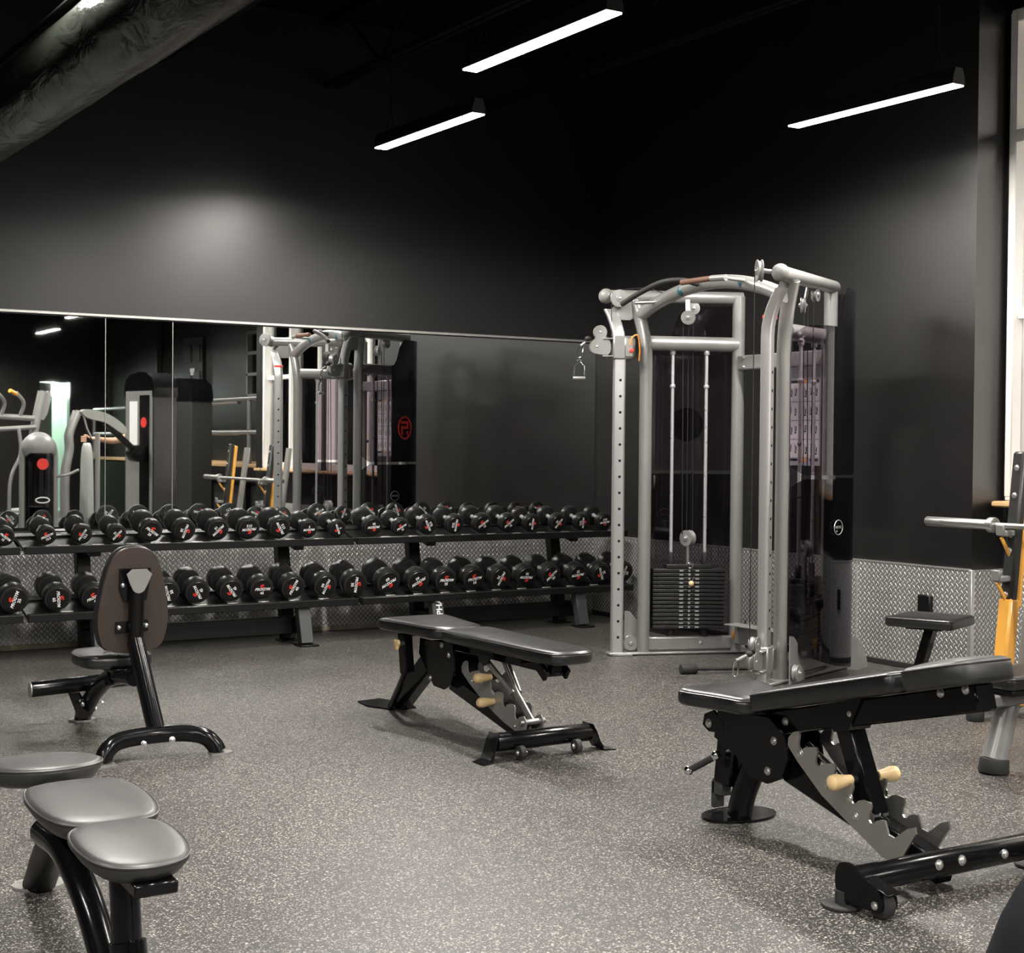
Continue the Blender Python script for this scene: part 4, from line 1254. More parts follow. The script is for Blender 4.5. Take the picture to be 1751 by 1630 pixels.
    # smoked shrouds (outer side)
    def shroud(z_lo, z_hi, name, m, notch):
        b = MB()
        nu, nz = 28, 6
        th = .004
        vs, fs = [], []
        for layer in (0, 1):
            for j in range(nz + 1):
                for i in range(nu + 1):
                    t = i / nu
                    ang = PI * t
                    s = .505 - .335 * math.copysign(abs(math.cos(ang)) ** .75, math.cos(ang))
                    n = .078 + (.218 - layer * th) * math.sin(ang) ** .62
                    zh = z_hi
                    if notch == 'top':
                        k = min(1, max(0, (.50 - t) / .10)); zh = z_hi - .235 * (k * k * (3 - 2 * k)) if t < .5 else z_hi
                        if t < .10: zh -= .05 * (1 - t / .10) ** 2
                    zl = z_lo
                    if t < .08: zl += .05 * (1 - t / .08) ** 2
                    if notch == 'bottom': zl = z_lo + .13 * (1 - min(1, t / .62)) ** 1.0 + (zl - z_lo)
                    if notch == 'bottom' and t < .08: zh = z_hi - .05 * (1 - t / .08) ** 2
                    vs.append(P(s - 0, n, zl + (zh - zl) * j / nz))
        off = (nu + 1) * (nz + 1)
        idx = lambda l, i, j: l * off + j * (nu + 1) + i
        for i in range(nu):
            for j in range(nz):
                q = (idx(0, i, j), idx(0, i + 1, j), idx(0, i + 1, j + 1), idx(0, i, j + 1)); fs.append(q)
                q = (idx(1, i, j), idx(1, i, j + 1), idx(1, i + 1, j + 1), idx(1, i + 1, j)); fs.append(q)
            fs.append((idx(0, i, nz), idx(0, i + 1, nz), idx(1, i + 1, nz), idx(1, i, nz)))
            fs.append((idx(0, i, 0), idx(1, i, 0), idx(1, i + 1, 0), idx(0, i + 1, 0)))
        for j in range(nz):
            fs.append((idx(0, 0, j), idx(0, 0, j + 1), idx(1, 0, j + 1), idx(1, 0, j)))
            fs.append((idx(0, nu, j), idx(1, nu, j), idx(1, nu, j + 1), idx(0, nu, j + 1)))
        if sg > 0: fs = [f[::-1] for f in fs]
        b.add(vs, fs)
        o = b.build(name, m, TR)
        bt = MB()
        for z in ((z_lo + .18, z_hi - .32) if notch == 'top' else (z_lo + .28, z_hi - .10)):
            bolt(bt, P(.195, .125, z), -e + nn * .3, .011, .012)
        bt.build('shroud_bolt', M['bolt'], o)
        return o
    us = shroud(1.195, 2.285, 'upper_shroud', M['smoke'], 'top')
    ls = shroud(.05, 1.172, 'lower_shroud', M['smoked'], 'bottom')
    # oval maker's mark on the lower shroud
    nrm = (nn * .55 + e * .83).normalized() if sg < 0 else (nn * .55 + e * .83).normalized()
    # position on the rear quarter of the shroud
    t = .40; ang = PI * t
    s = .505 - .335 * math.copysign(abs(math.cos(ang)) ** .75, math.cos(ang)); n = .078 + .227 * math.sin(ang) ** .62
    t2 = .36; a2 = PI * t2
    s2 = .505 - .335 * math.copysign(abs(math.cos(a2)) ** .75, math.cos(a2)); n2 = .078 + .227 * math.sin(a2) ** .62
    t3 = .44; a3 = PI * t3
    s3 = .505 - .335 * math.copysign(abs(math.cos(a3)) ** .75, math.cos(a3)); n3 = .078 + .227 * math.sin(a3) ** .62
    tang = (e * (s3 - s2) + nn * (n3 - n2)).normalized()
    out_ = V((tang.y, -tang.x, 0))
    if out_.dot(nn) < 0: out_ = -out_
    c = P(s, n, .895) + out_ * .005
    right = V((0, 0, 1)).cross(out_)
    fm_ = Matrix((right, V((0, 0, 1)), out_)).transposed().to_4x4(); fm_.translation = c
    b = MB(); b.tube([fm_ @ V((.052 * math.cos(q), .042 * math.sin(q), 0)) for q in [2 * PI * i / 36 for i in range(36)]], .0022, 6, closed=True)
    b.build('oval_mark', M['alu'], ls)
    place('lettering', text_mesh('MATRIX', .021, M['alu'], bold=.0003), ls, fm_)
    # red round emblem on the upper shroud
    if sg > 0:
        c = P(.505, .307, 1.50); out_ = nn; right = V((0, 0, 1)).cross(out_)
        fm_ = Matrix((right, V((0, 0, 1)), out_)).transposed().to_4x4(); fm_.translation = c
        b = MB()
        bk = MB(); bk.cyl(c - out_ * .0075, c - out_ * .0065, .112, 36); bk.build('emblem_backing', M['dot'], us)
        ring = [2 * PI * i / 40 for i in range(41)]
        for i in range(40):
            q0, q1 = ring[i], ring[i + 1]
            b.prism([(.105 * math.cos(q0), .105 * math.sin(q0)), (.105 * math.cos(q1), .105 * math.sin(q1)), (.088 * math.cos(q1), .088 * math.sin(q1)), (.088 * math.cos(q0), .088 * math.sin(q0))], .002, fm_)
        b.prism([(-.055, .06), (.06, .06), (.06, .035), (-.03, .035), (-.03, .015), (.055, .015), (.055, -.065), (.03, -.065), (.03, -.01), (-.055, -.01)], .002, fm_)
        b.prism([(-.055, -.03), (-.03, -.03), (-.03, -.065), (-.055, -.065)], .002, fm_)
        b.build('red_emblem', M['red'], us)
    return P, e, nn, rot, pulley, col

PF, eF, nF, rotF, pulF, colF = tower(1, -1)
PN, eN, nN, rotN, pulN, colN = tower(-1, 1)
def carriage(P, e, nn, rot, pulley, z, up):
    b = MB(); b.box((.055, 0, 0), (.085, .095, .150), Matrix.Translation(P(0, 0, z)) @ rot, .020)
    c_ = b.build('carriage', M['silverd'], TR)
    b = MB(); b.box((-.005, 0, .0), (.085, .085, .15), Matrix.Translation(P(0, 0, z)) @ rot, .008); b.build('carriage_yoke', M['silver'], c_)
    b = MB()
    for dz in (-.056, .056): b.box((-.075, 0, dz), (.075, .075, .010), Matrix.Translation(P(0, 0, z)) @ rot, .003)
    b.build('swivel_bracket', M['silver'], c_)
    b = MB(); b.cyl(P(-.09, 0, z - .07), P(-.09, 0, z + .07), .014, 14); b.build('swivel_pin', M['chrome'], c_)
    ax = nn
    c1 = P(-.128, -.005, z + .098); c2 = P(-.150, -.005, z + .005)
    pulley(c1, ax, .044, 'pulley', c_); pulley(c2, ax, .046, 'pulley', c_)
    fr_ = lambda off: Matrix(((e.x, 0, nn.x, P(0, off, 0).x), (e.y, 0, nn.y, P(0, off, 0).y), (0, 1, 0, z), (0, 0, 0, 1)))
    out = smooth_outline([(-.165, .125), (-.128, .145), (-.092, .125), (-.085, .09), (-.098, .055), (-.06, .045), (-.06, -.05), (-.14, -.045), (-.185, -.035), (-.196, .0), (-.18, .045), (-.155, .055), (-.172, .09)], 2)
    b = MB()
    for off in (-.026, .016): b.prism(out, .004, fr_(off))
    b.build('pulley_guard', M['silver'], c_)
    tip = P(-.205, -.005, z + .055)
    b = MB(); b.sphere(tip, .020, None, 14, (1.2, 1, .9)); b.build('stop_ball', M['rubber'], c_)
    return tip, c_
tipF, cF = carriage(PF, eF, nF, rotF, pulF, 1.985, True)
tipN, cN = carriage(PN, eN, nN, rotN, pulN, .150, False)
# orange cord and red pin on the far carriage
b = MB(); b.tube(curve([PF(.06, -.05, 2.00), PF(.075, -.055, 2.05), PF(.11, -.05, 2.06), PF(.125, -.045, 1.98), PF(.12, -.045, 1.90)], 6), .006, 8); b.build('pin_cord', M['orangec'], cF)
b = MB(); b.cyl(PF(.07, -.045, 1.965), PF(.07, -.07, 1.965), .013, 14, .004); b.build('pop_pin', M['redc'], cF)
# red ring sticker and clip high on the near column
b = MB(); b.box((0, 0, 0), (.082, .0625, .022), Matrix.Translation(PN(0, .012, 2.085)) @ rotN, .004); b.build('red_band', M['redc'], colN)
# near base: quarter-round guard, pulley; far base: bracket, pulley
def basekit(P, e, nn, pulley):
    o = P(.05, .135, 0) if P is PN else P(.06, .065, 0); b = MB()
    pts = [(0, 0), (.24, 0), (.232, .07), (.20, .14), (.145, .205), (.06, .265), (0, .275)] if P is PN else [(0, 0), (.15, 0), (.145, .07), (.125, .14), (.09, .205), (.035, .265), (0, .27)]
    b.prism(pts, .006, Matrix(((e.x, 0, nn.x, o.x), (e.y, 0, nn.y, o.y), (0, 1, 0, .012), (0, 0, 0, 1)))); b.build('base_guard', M['silver'], TR)
    pulley(P(.10, .16 if P is PN else .045, .075), nn, .048, 'base_pulley')
    b = MB(); b.bar(P(-.06, .0, .012), P(.92, .13, .012), .10, .016, bev=.004); b.build('base_rail', M['silver'], TR)
    o = P(.90, .22, 0)
    b = MB(); b.tube(curve([P(.80, .10, .03), P(.90, .17, .03), P(.99, .22, .028)], 5), .028, 12); b.build('rear_foot_bar', M['silver'], TR)
    b = MB(); b.prism([(0, 0), (.19, 0), (.17, .05), (.12, .11), (.06, .165), (0, .20)], .07, Matrix(((e.x, 0, nn.x, o.x), (e.y, 0, nn.y, o.y), (0, 1, 0, .0), (0, 0, 0, 1)))); b.build('rear_foot', M['lightgrey'], TR)
basekit(PF, eF, nF, pulF); basekit(PN, eN, nN, pulN)
# links between the towers
b = MB(); b.bar(PF(.80, .05, 1.90), PN(.80, .05, 1.90), .05, .095, bev=.008); b.build('rear_link_beam', M['silver'], TR)
b = MB()
for P_ in (PF, PN):
    pass
bolt(b, PF(.81, -.02, 1.93), (-1, -.2, 0), .012); bolt(b, PF(.81, -.02, 1.87), (-1, -.2, 0), .012); b.build('link_bolt', M['bolt'], TR)
b = MB(); b.bar(PF(.80, .04, .13), PN(.80, .04, .13), .05, .12, bev=.006); lk = b.build('rear_floor_link', M['silver'], TR)
b = MB(); b.bar(PF(.74, -.02, .205), PN(.80, .04, .195), .12, .008, bev=.002); b.build('link_cover', M['greyplate'], lk)
b = MB(); b.cyl(PF(.80, .045, .125), PF(.80, .03, .125), .035, 18, .004); b.build('orange_badge', M['orangec'], TR)
b = MB(); b.tube([PF(.85, -.25, .06), PF(.85, -.02, .06)], .012, 8); b.build('black_strut', M['rubber'], TR)
# arch with pull-up grips
A = PF(.15, .06, 2.19); B = PN(.15, .06, 2.19)
arc = []
for i in range(25):
    t = i / 24
    p = A.lerp(B, t); p.z = 2.20 + .155 * math.sin(PI * t) ** .8
    p.x += .02 * math.sin(PI * t)
    arc.append(p)
b = MB(); b.tube(arc, .042, 22); ar = b.build('top_arch', M['silver'], TR)
for p, sd in ((arc[7], 1), (arc[17], -1)):
    b = MB(); b.sphere(p + V((-.013, -.016, -.004)), .034, None, 16, (1, 1.1, 1)); b.build('teal_sticker', M['teal'], ar)
gA = arc[10]; gB = arc[15]
b = MB(); b.tube(curve([gA + V((-.04, -.02, 0)), gA + V((-.16, -.02, .015)), gA + V((-.22, .10, .01)), gA + V((-.24, .30, -.04)), gA + V((-.26, .46, -.10))], 6), .017, 14); b.build('pull_up_grip', M['rubber'], ar)
b = MB(); b.cyl(arc[3] + V((-.03, 0, 0)), arc[3] + V((-.17, .03, -.01)), .012, 12); b.build('grip_stub', M['silverd'], ar)
b = MB(); b.tube([gB + V((-.20, .22, .0)), gB + V((-.20, -.06, .0))], .017, 14); g_ = b.build('pull_up_grip', M['brown'], ar)
b = MB(); b.tube([gB + V((-.20, -.06, 0)), gB + V((-.19, -.18, -.005))], .019, 14); b.tube([gB + V((-.20, -.17, -.005)), gB + V((-.03, -.16, -.01))], .012, 12); b.build('grip_joint', M['silver'], g_)

# strap handle hung from the far carriage, carabiner on the near one
def carabiner(p, parent, ln=.062, dirn=V((0, 0, -1)), side=V((1, 0, 0))):
    b = MB(); pts = []
    for i in range(20):
        q = 2 * PI * i / 20
        pts.append(p + dirn * (ln / 2 - ln / 2 * math.cos(q)) + side * (.014 * math.sin(q)))
    b.tube(pts, .0042, 8, closed=True)
    return b
TO = V((-1.255, -2.762, 0))
hp = tipF + V((-.045, 0, -.075))
t = empty('stirrup_grip', hp + TO, 'small steel stirrup handle hanging from the upper left carriage of the cable machine', 'cable attachment')
L0 = lambda v: V(v)
b = MB(); b.tube([tipF - hp + V((-.026, 0, -.026)), V((-.014, 0, .028))], .008, 10); b.build('cable_end', M['silver'], t)
b = carabiner(V((-.008, 0, .035)), t, .085, V((-.15, 0, -1)).normalized(), V((.75, -.6, 0)).normalized()); b.build('carabiner', M['chrome'], t)
rt_ = V((.848, -.53, 0))
c0 = V((-.022, 0, -.075))
b = MB()
w_, h_ = .032, .105
b.tube([c0 + rt_ * -.006, c0 + rt_ * -w_ + V((0, 0, -.028)), c0 + rt_ * -w_ + V((0, 0, -h_))], .0055, 10)
b.tube([c0 + rt_ * .006, c0 + rt_ * w_ + V((0, 0, -.028)), c0 + rt_ * w_ + V((0, 0, -h_))], .0055, 10)
b.cyl(c0 + rt_ * -.014 + V((0, 0, .014)), c0 + rt_ * .014 + V((0, 0, .014)), .011, 12)
b.cyl(c0 + V((0, 0, -.004)), c0 + V((0, 0, .012)), .011, 12)
b.build('stirrup', M['chrome'], t)
b = MB(); b.cyl(c0 + rt_ * -(w_ + .008) + V((0, 0, -h_)), c0 + rt_ * (w_ + .008) + V((0, 0, -h_)), .0115, 14, .003); b.build('grip', M['silver'], t)
b = MB(); b.tube([tipN + V((-.01, 0, -.005)), tipN + V((-.075, .02, -.035))], .010, 10); b.build('cable_end', M['silver'], cN)
b = carabiner(tipN + V((-.075, .02, -.028)), cN, .095, V((-.1, 0, -1)).normalized(), V((.6, -.8, 0))); b.build('carabiner', M['chrome'], cN)
b = MB(); b.tube([V((-.98, -3.02, .02)), V((-1.32, -2.92, .03))], .011, 10); b.cyl((-1.30, -2.925, .030), (-1.40, -2.90, .030), .030, 14, .006)
o = b.build('cable_bar', M['rubber']); tag(o, 'black cable bar lying on the floor beside the near column foot', 'cable bar')

# exercise placard hanging under the rear link beam, printed on both faces
px_, py_ = .835, -.118
b = MB(); b.box((px_, py_, 1.55), (.006, .29, .62), bev=.0); po = b.build('placard', M['cardg'], TR)
for dy in (-.10, .10): MB().cyl((px_, py_ + dy, 1.85), (px_, py_ + dy, 1.88), .006, 8).build('placard_hook', M['silverd'], po)
g = MB(); im = MB(); oc = MB()
for sd in (-1, 1):
    for r_ in range(4):
        for c_ in range(3):
            y_, z_ = py_ - .092 + c_ * .092, 1.70 - r_ * .118
            g.box((px_ + sd * .0038, y_, z_), (.0012, .088, .110))
            for k_ in range(2):
                dy, dz = random.uniform(-.006, .006), random.uniform(-.01, .015); yy = y_ - .02 + k_ * .042
                x_ = px_ + sd * .0046
                im.box((x_, yy + dy, z_ + dz), (.0008, .008, .032)); im.box((x_, yy + dy + .005, z_ + dz - .024), (.0008, .015, .010)); im.box((x_, yy + dy + .011, z_ + .004), (.0008, .003, .05))
    for z_ in (1.768, 1.276):
        for dy in (-.092, .092): im.box((px_ + sd * .0038, py_ + dy, z_), (.0012, .07, .014))
        oc.box((px_ + sd * .0038, py_, z_), (.0012, .05, .016))
g.build('exercise_cards', M['card'], po); im.build('figures', M['dot'], po); oc.build('orange_tabs', M['orangec'], po)

# ------------------------------------------------------------------ behind and right of the camera, seen in the mirrors
t = empty('raised_deck', (1.4, -9.4, 0), 'raised wooden deck with black front, reflected in the wide mirror', 'deck')
MB().box((-.01, .04, 1.045), (1.16, 3.20, .05), bev=.006).build('deck_top', M['wood'], t)
MB().box((-.585, .04, .92), (.03, 3.20, .20)).build('fascia', M['rack'], t)
MB().box((-.01, -1.578, .78), (1.14, .03, .46)).build('end_board', M['wood'], t)
for y in (-1.5, -.1, 1.5):
    MB().box((-.52, y, .42), (.09, .09, .84)).build('deck_post', M['rack'], t)
MB().box((.0, .04, .47), (1.0, 3.0, .9)).build('underside_shade', M['dot'], t)  # black box stands in for the shade in the void below
t = empty('walkway_deck', (1.72, -15.0, 0), 'narrow walkway deck along the far wall, reflected between the mirror seams', 'deck')
MB().box((0, 0, 1.045), (.54, 7.4, .05), bev=.006).build('deck_top', M['wood'], t)
MB().box((0, 0, .50), (.50, 7.3, 1.0)).build('deck_front', M['rack'], t)
t = empty('wooden_stair', (1.12, -11.1, 0), 'pale wooden steps leading down from the deck, reflected in the mirror', 'stair')
for i in range(6):
    z = 1.0 - i * .165
    MB().box((0, -.16 - i * .30, z / 2), (.58, .30, z), bev=.006).build('step', M['wood'], t)
def railing(label, pts_top, pts_mid, posts, group='metal handrails of the deck'):
    p0 = V(pts_top[0]); p0.z = 0
    t = empty('handrail', p0, label, 'handrail', group)
    MB().tube([V(p) - p0 for p in pts_top], .034, 12).build('top_rail', M['silver'], t)
    MB().tube([V(p) - p0 for p in pts_mid], .032, 12).build('middle_rail', M['silver'], t)
    for x, y, z0, z1 in posts:
        MB().tube([V((x, y, z0)) - p0, V((x, y, z1)) - p0], .032, 12).build('rail_post', M['silver'], t)
railing('silver handrail along the deck edge, reflected left of the cable machine', [(.86, -11.0, 1.96), (.86, -7.8, 1.96)], [(.86, -11.0, 1.50), (.86, -7.8, 1.50)], [(.86, -11.0, 1.07, 1.96), (.86, -9.4, 1.07, 1.96), (.86, -7.85, 1.07, 1.96)])
railing('silver handrail sloping down beside the wooden steps in the reflection', [(.775, -11.06, 1.93), (.775, -13.0, .98), (.775, -13.0, .0)], [(.775, -11.06, 1.48), (.775, -13.0, .52)], [(.775, -12.0, .0, 1.45)])
railing('silver handrail along the far walkway, reflected left of the grey tower', [(1.47, -11.3, 1.96), (1.47, -18.6, 1.96)], [(1.47, -11.3, 1.50), (1.47, -18.6, 1.50)], [(1.47, -13.5, 1.07, 1.96), (1.47, -16, 1.07, 1.96), (1.47, -18.6, 1.07, 1.96)])

def tower_machine(x, y, label, panel):
    t = empty('cable_tower', (x, y, 0), label, 'cable tower', 'grey cable towers reflected in the mirror', R(-14))
    a, b_ = .15, .31
    prof = [(-b_, 0), (b_, 0), (b_, 1.98), (b_ * .86, 2.08), (b_ * .5, 2.145), (0, 2.15), (-b_ * .6, 2.12), (-b_ * .9, 2.06), (-b_, 1.96)]
    MB().prism(prof, 2 * a, YZ(0)).build('tower_shroud', M['greyplastic'], t)
    cp = [(-b_ - .012, 1.88), (-b_ - .012, 1.99), (-b_ * .9, 2.09), (-b_ * .6, 2.145), (0, 2.175), (b_ * .5, 2.165), (b_ * .9, 2.09), (b_ + .012, 1.98), (b_ + .012, 1.88)]
    MB().prism(cp, 2 * a + .02, YZ(0)).build('rounded_cap', M['gloss'], t)
    if panel:
        MB().box((-a - .006, .0, 1.0), (.012, .56, 1.9), bev=.003).build('front_panel', M['greyplate'], t)
        MB().box((-a - .016, .13, 1.15), (.012, .20, 1.5), bev=.003).build('weight_window', M['gloss'], t)
        MB().box((-a - .016, -.10, 1.52), (.008, .17, .62), bev=.002).build('instruction_card', M['white'], t)
        MB().cyl((-a - .020, .13, 1.58), (-a - .030, .13, 1.58), .06, 24).build('red_emblem', M['red'], t)
        p = MB(); p.cyl((-a - .10, .02, 1.22), (-a - .10, .20, 1.22), .10, 24, .01); p.bar((-a + .02, .1, 1.22), (-a - .12, .1, 1.22), .10, .12); p.build('arm_pivot', M['gloss'], t)
        p = MB(); p.bar((-a - .10, .12, 1.22), (-a - .55, .14, 1.58), .07, .06, bev=.01); arm = p.build('swing_arm', M['gloss'], t)
        p = MB(); p.prism(smooth_outline([(-.40, 1.50), (-.62, 1.66), (-.86, 1.72), (-1.02, 1.71), (-.98, 1.64), (-.86, 1.60), (-.70, 1.58), (-.46, 1.42)], 2), .06, Matrix(((1, 0, 0, 0), (0, 0, -1, .15), (0, 1, 0, 0), (0, 0, 0, 1)))); p.build('arm_fairing', M['lightgrey'], arm)
        p = MB(); p.tube([(-.97, .15, 1.66), (-.93, .16, 1.50), (-.88, .17, 1.40)], .010, 8); p.build('cable_strap', M['silverd'], arm)
        p = MB(); p.tube([(-.89, .17, 1.40), (-.86, .17, 1.35), (-.86, .17, 1.24), (-.90, .17, 1.22)], .008, 8); p.build('strap_grip', M['rubber'], arm)
    MB().box((0, 0, .02), (.5, .8, .04), bev=.01).build('base', M['rack'], t)
    return t
tower_machine(-1.18, -7.42, 'dark grey cable tower with card panel and swing arm, reflected beside the mirror seam', True)
tower_machine(-.24, -8.75, 'second dark grey cable tower, reflected just right of the mirror seam', False)

# domed machine with smoked front
t = empty('domed_weight_machine', (-2.55, -7.15, 0), 'domed weight machine with smoked front and red emblem, reflected in the left mirror', 'weight machine')
fr = MB(); pts = [(-.175, 0, .02), (-.175, 0, 1.2)] + [(-.175 * math.cos(PI * i / 12), 0, 1.2 + .22 * math.sin(PI * i / 12)) for i in range(1, 12)] + [(.175, 0, 1.2), (.175, 0, .02)]
fr.tube(pts, .038, 14); fr.build('arched_frame', M['greyplate'], t)
dm = MB(); dm.sphere((0, 0, 1.27), .20, None, 24, (1, .75, .85)); dm.build('dome_cap', M['greyplate'], t)
sh = MB()
vs, fs = [], []
n_ = 20
for l in (0, 1):
    for z in (.06, 1.22):
        for i in range(n_ + 1):
            a = PI * i / n_
            vs.append(((.165 - l * .004) * math.cos(a), (.165 - l * .004) * math.sin(a), z))
k = n_ + 1
for i in range(n_):
    fs += [(i, i + 1, k + i + 1, k + i), (2 * k + i, 3 * k + i, 3 * k + i + 1, 2 * k + i + 1), (k + i, k + i + 1, 3 * k + i + 1, 3 * k + i), (i, 2 * k + i, 2 * k + i + 1, i + 1)]
sh.add(vs, fs); sf = sh.build('smoked_front', M['smoked'], t)
MB().cyl((0, .165, 1.10), (0, .178, 1.10), .062, 24).build('red_emblem', M['red'], sf)
MB().tube([(.075 * math.cos(q), .170, .70 + .03 * math.sin(q)) for q in [2 * PI * i / 28 for i in range(28)]], .006, 6, closed=True).build('oval_mark', M['white'], sf)
for x in (-.06, .06): MB().tube([(x, .02, .05), (x, .02, 1.22)], .011, 10).build('guide_rod', M['chrome'], t)
MB().box((0, .02, .35), (.24, .12, .55), bev=.006).build('weight_stack', M['plate'], t)
MB().box((0, 0, .02), (.46, .5, .04), bev=.01).build('base', M['rack'], t)
MB().tube(curve([(.14, .0, .95), (.3, .06, .98), (.44, .02, 1.03)], 6), .016, 10).build('lever_arm', M['silver'], t)

# tall light back pad on a silver post
t = empty('back_pad_station', (-2.0, -6.98, 0), 'tall light grey back pad on a silver post, reflected left of the mirror seam', 'pad station')
MB().pad(smooth_outline([(-.16, 0), (.16, 0), (.15, .40), (.10, .92), (-.10, .92), (-.15, .40)], 2), .085, .03, Matrix(((0, 0, -1, -.02), (1, 0, 0, 0), (0, 1, 0, .42), (0, 0, 0, 1))), .01).build('back_pad', M['lightgrey'], t, 60)
MB().tube([(.06, 0, .02), (.06, 0, 1.45)], .028, 14).build('post', M['silver'], t)
MB().box((.03, 0, .02), (.5, .4, .04), bev=.01).build('base', M['silver'], t)
MB().bar((.06, 0, 1.2), (-.02, 0, 1.2), .05, .05).build('pad_bracket', M['silverd'], t)

# press machine with bent tubes
t = empty('tube_press_machine', (-2.30, -8.35, 0), 'press machine of bent grey tubes with black pads, reflected at the far left', 'weight machine')
for dx, h in ((0.0, 1.95), (.42, 1.72)):
    for dy in (-.05, .08):
        MB().tube(curve([(dx - .04, dy, .03), (dx - .05, dy, .9), (dx - .0, dy, 1.25), (dx + .0, dy, 1.45), (dx + .10, dy, h)], 7), .038, 14).build('bent_upright', M['silver'], t)
MB().prism(smooth_outline([(.02, 1.62), (.13, 1.96), (.20, 1.93), (.12, 1.60)], 1), .16, Matrix(((1, 0, 0, 0), (0, 0, -1, .02), (0, 1, 0, 0), (0, 0, 0, 1)))).build('head_fairing', M['greyplate'], t)
MB().tube([(-.75, .05, 1.66), (.05, .05, 1.62)], .034, 12).build('press_beam', M['silver'], t)
MB().tube([(-.55, .10, 1.48), (.0, .10, 1.52)], .028, 12).build('press_beam', M['silver'], t)
for x in (-.62, -.40, -.18):
    p = MB(); p.tube(curve([(x, .05, 1.62), (x + .04, .10, 1.80), (x - .06, .16, 1.92)], 5), .022, 12); g_ = p.build('press_handle', M['silver'], t)
    p = MB(); p.cyl((x - .05, .15, 1.90), (x - .15, .22, 1.94), .024, 12, .004); p.build('grip', M['orange'], g_)
MB().tube(curve([(-.30, .12, .05), (-.30, .12, .85), (-.18, .12, 1.2), (-.20, .12, 1.5)], 6), .022, 12).build('side_tube', M['silver'], t)
MB().pad(rrect(-.09, .09, 0, .52, .05, 4), .08, .025, Matrix(((1, 0, 0, -.10), (0, 0, 1, .10), (0, 1, 0, .62), (0, 0, 0, 1)))).build('back_pad', M['vinyl'], t, 60)
MB().pad(rrect(-.22, .22, -.2, .2, .05, 4), .08, .025, Matrix.Translation((-.12, .42, .45))).build('seat_pad', M['vinyl'], t, 60)
MB().bar((-.12, .42, .45), (-.12, .30, .03), .09, .09).build('seat_post', M['silver'], t)
MB().box((-.1, .1, .025), (1.1, .9, .05), bev=.01).build('base', M['rack'], t)

# bench with pads coloured pale in place of reflected light
t = empty('pale_pad_bench', (-1.95, -9.75, 0), 'low bench with two pads painted pale with sheen, reflected low in the left mirror', 'weight bench')
MB().pad(smooth_outline([(-.16, -.40), (.16, -.40), (.17, .30), (.10, .42), (-.10, .42), (-.17, .30)], 2), .065, .025, Matrix.Translation((.10, .15, .40)) @ Matrix.Rotation(R(25), 4, 'Z'), .008).build('back_pad', M['lightgrey'], t, 60)
MB().pad([(.17 * math.cos(a), .13 * math.sin(a)) for a in [2 * PI * i / 28 for i in range(28)]], .06, .025, Matrix.Translation((-.05, -.42, .41)), .008).build('seat_pad', M['lightgrey'], t, 60)
MB().bar((.15, .4, .37), (-.05, -.5, .37), .07, .06).build('frame_beam', M['gloss'], t)
for x, y in ((.12, .38), (-.04, -.42)):
    MB().bar((x, y, .36), (x, y, .02), .06, .06, (1, 0, 0)).box((x, y, .015), (.36, .08, .03), bev=.008).build('leg', M['gloss'], t)

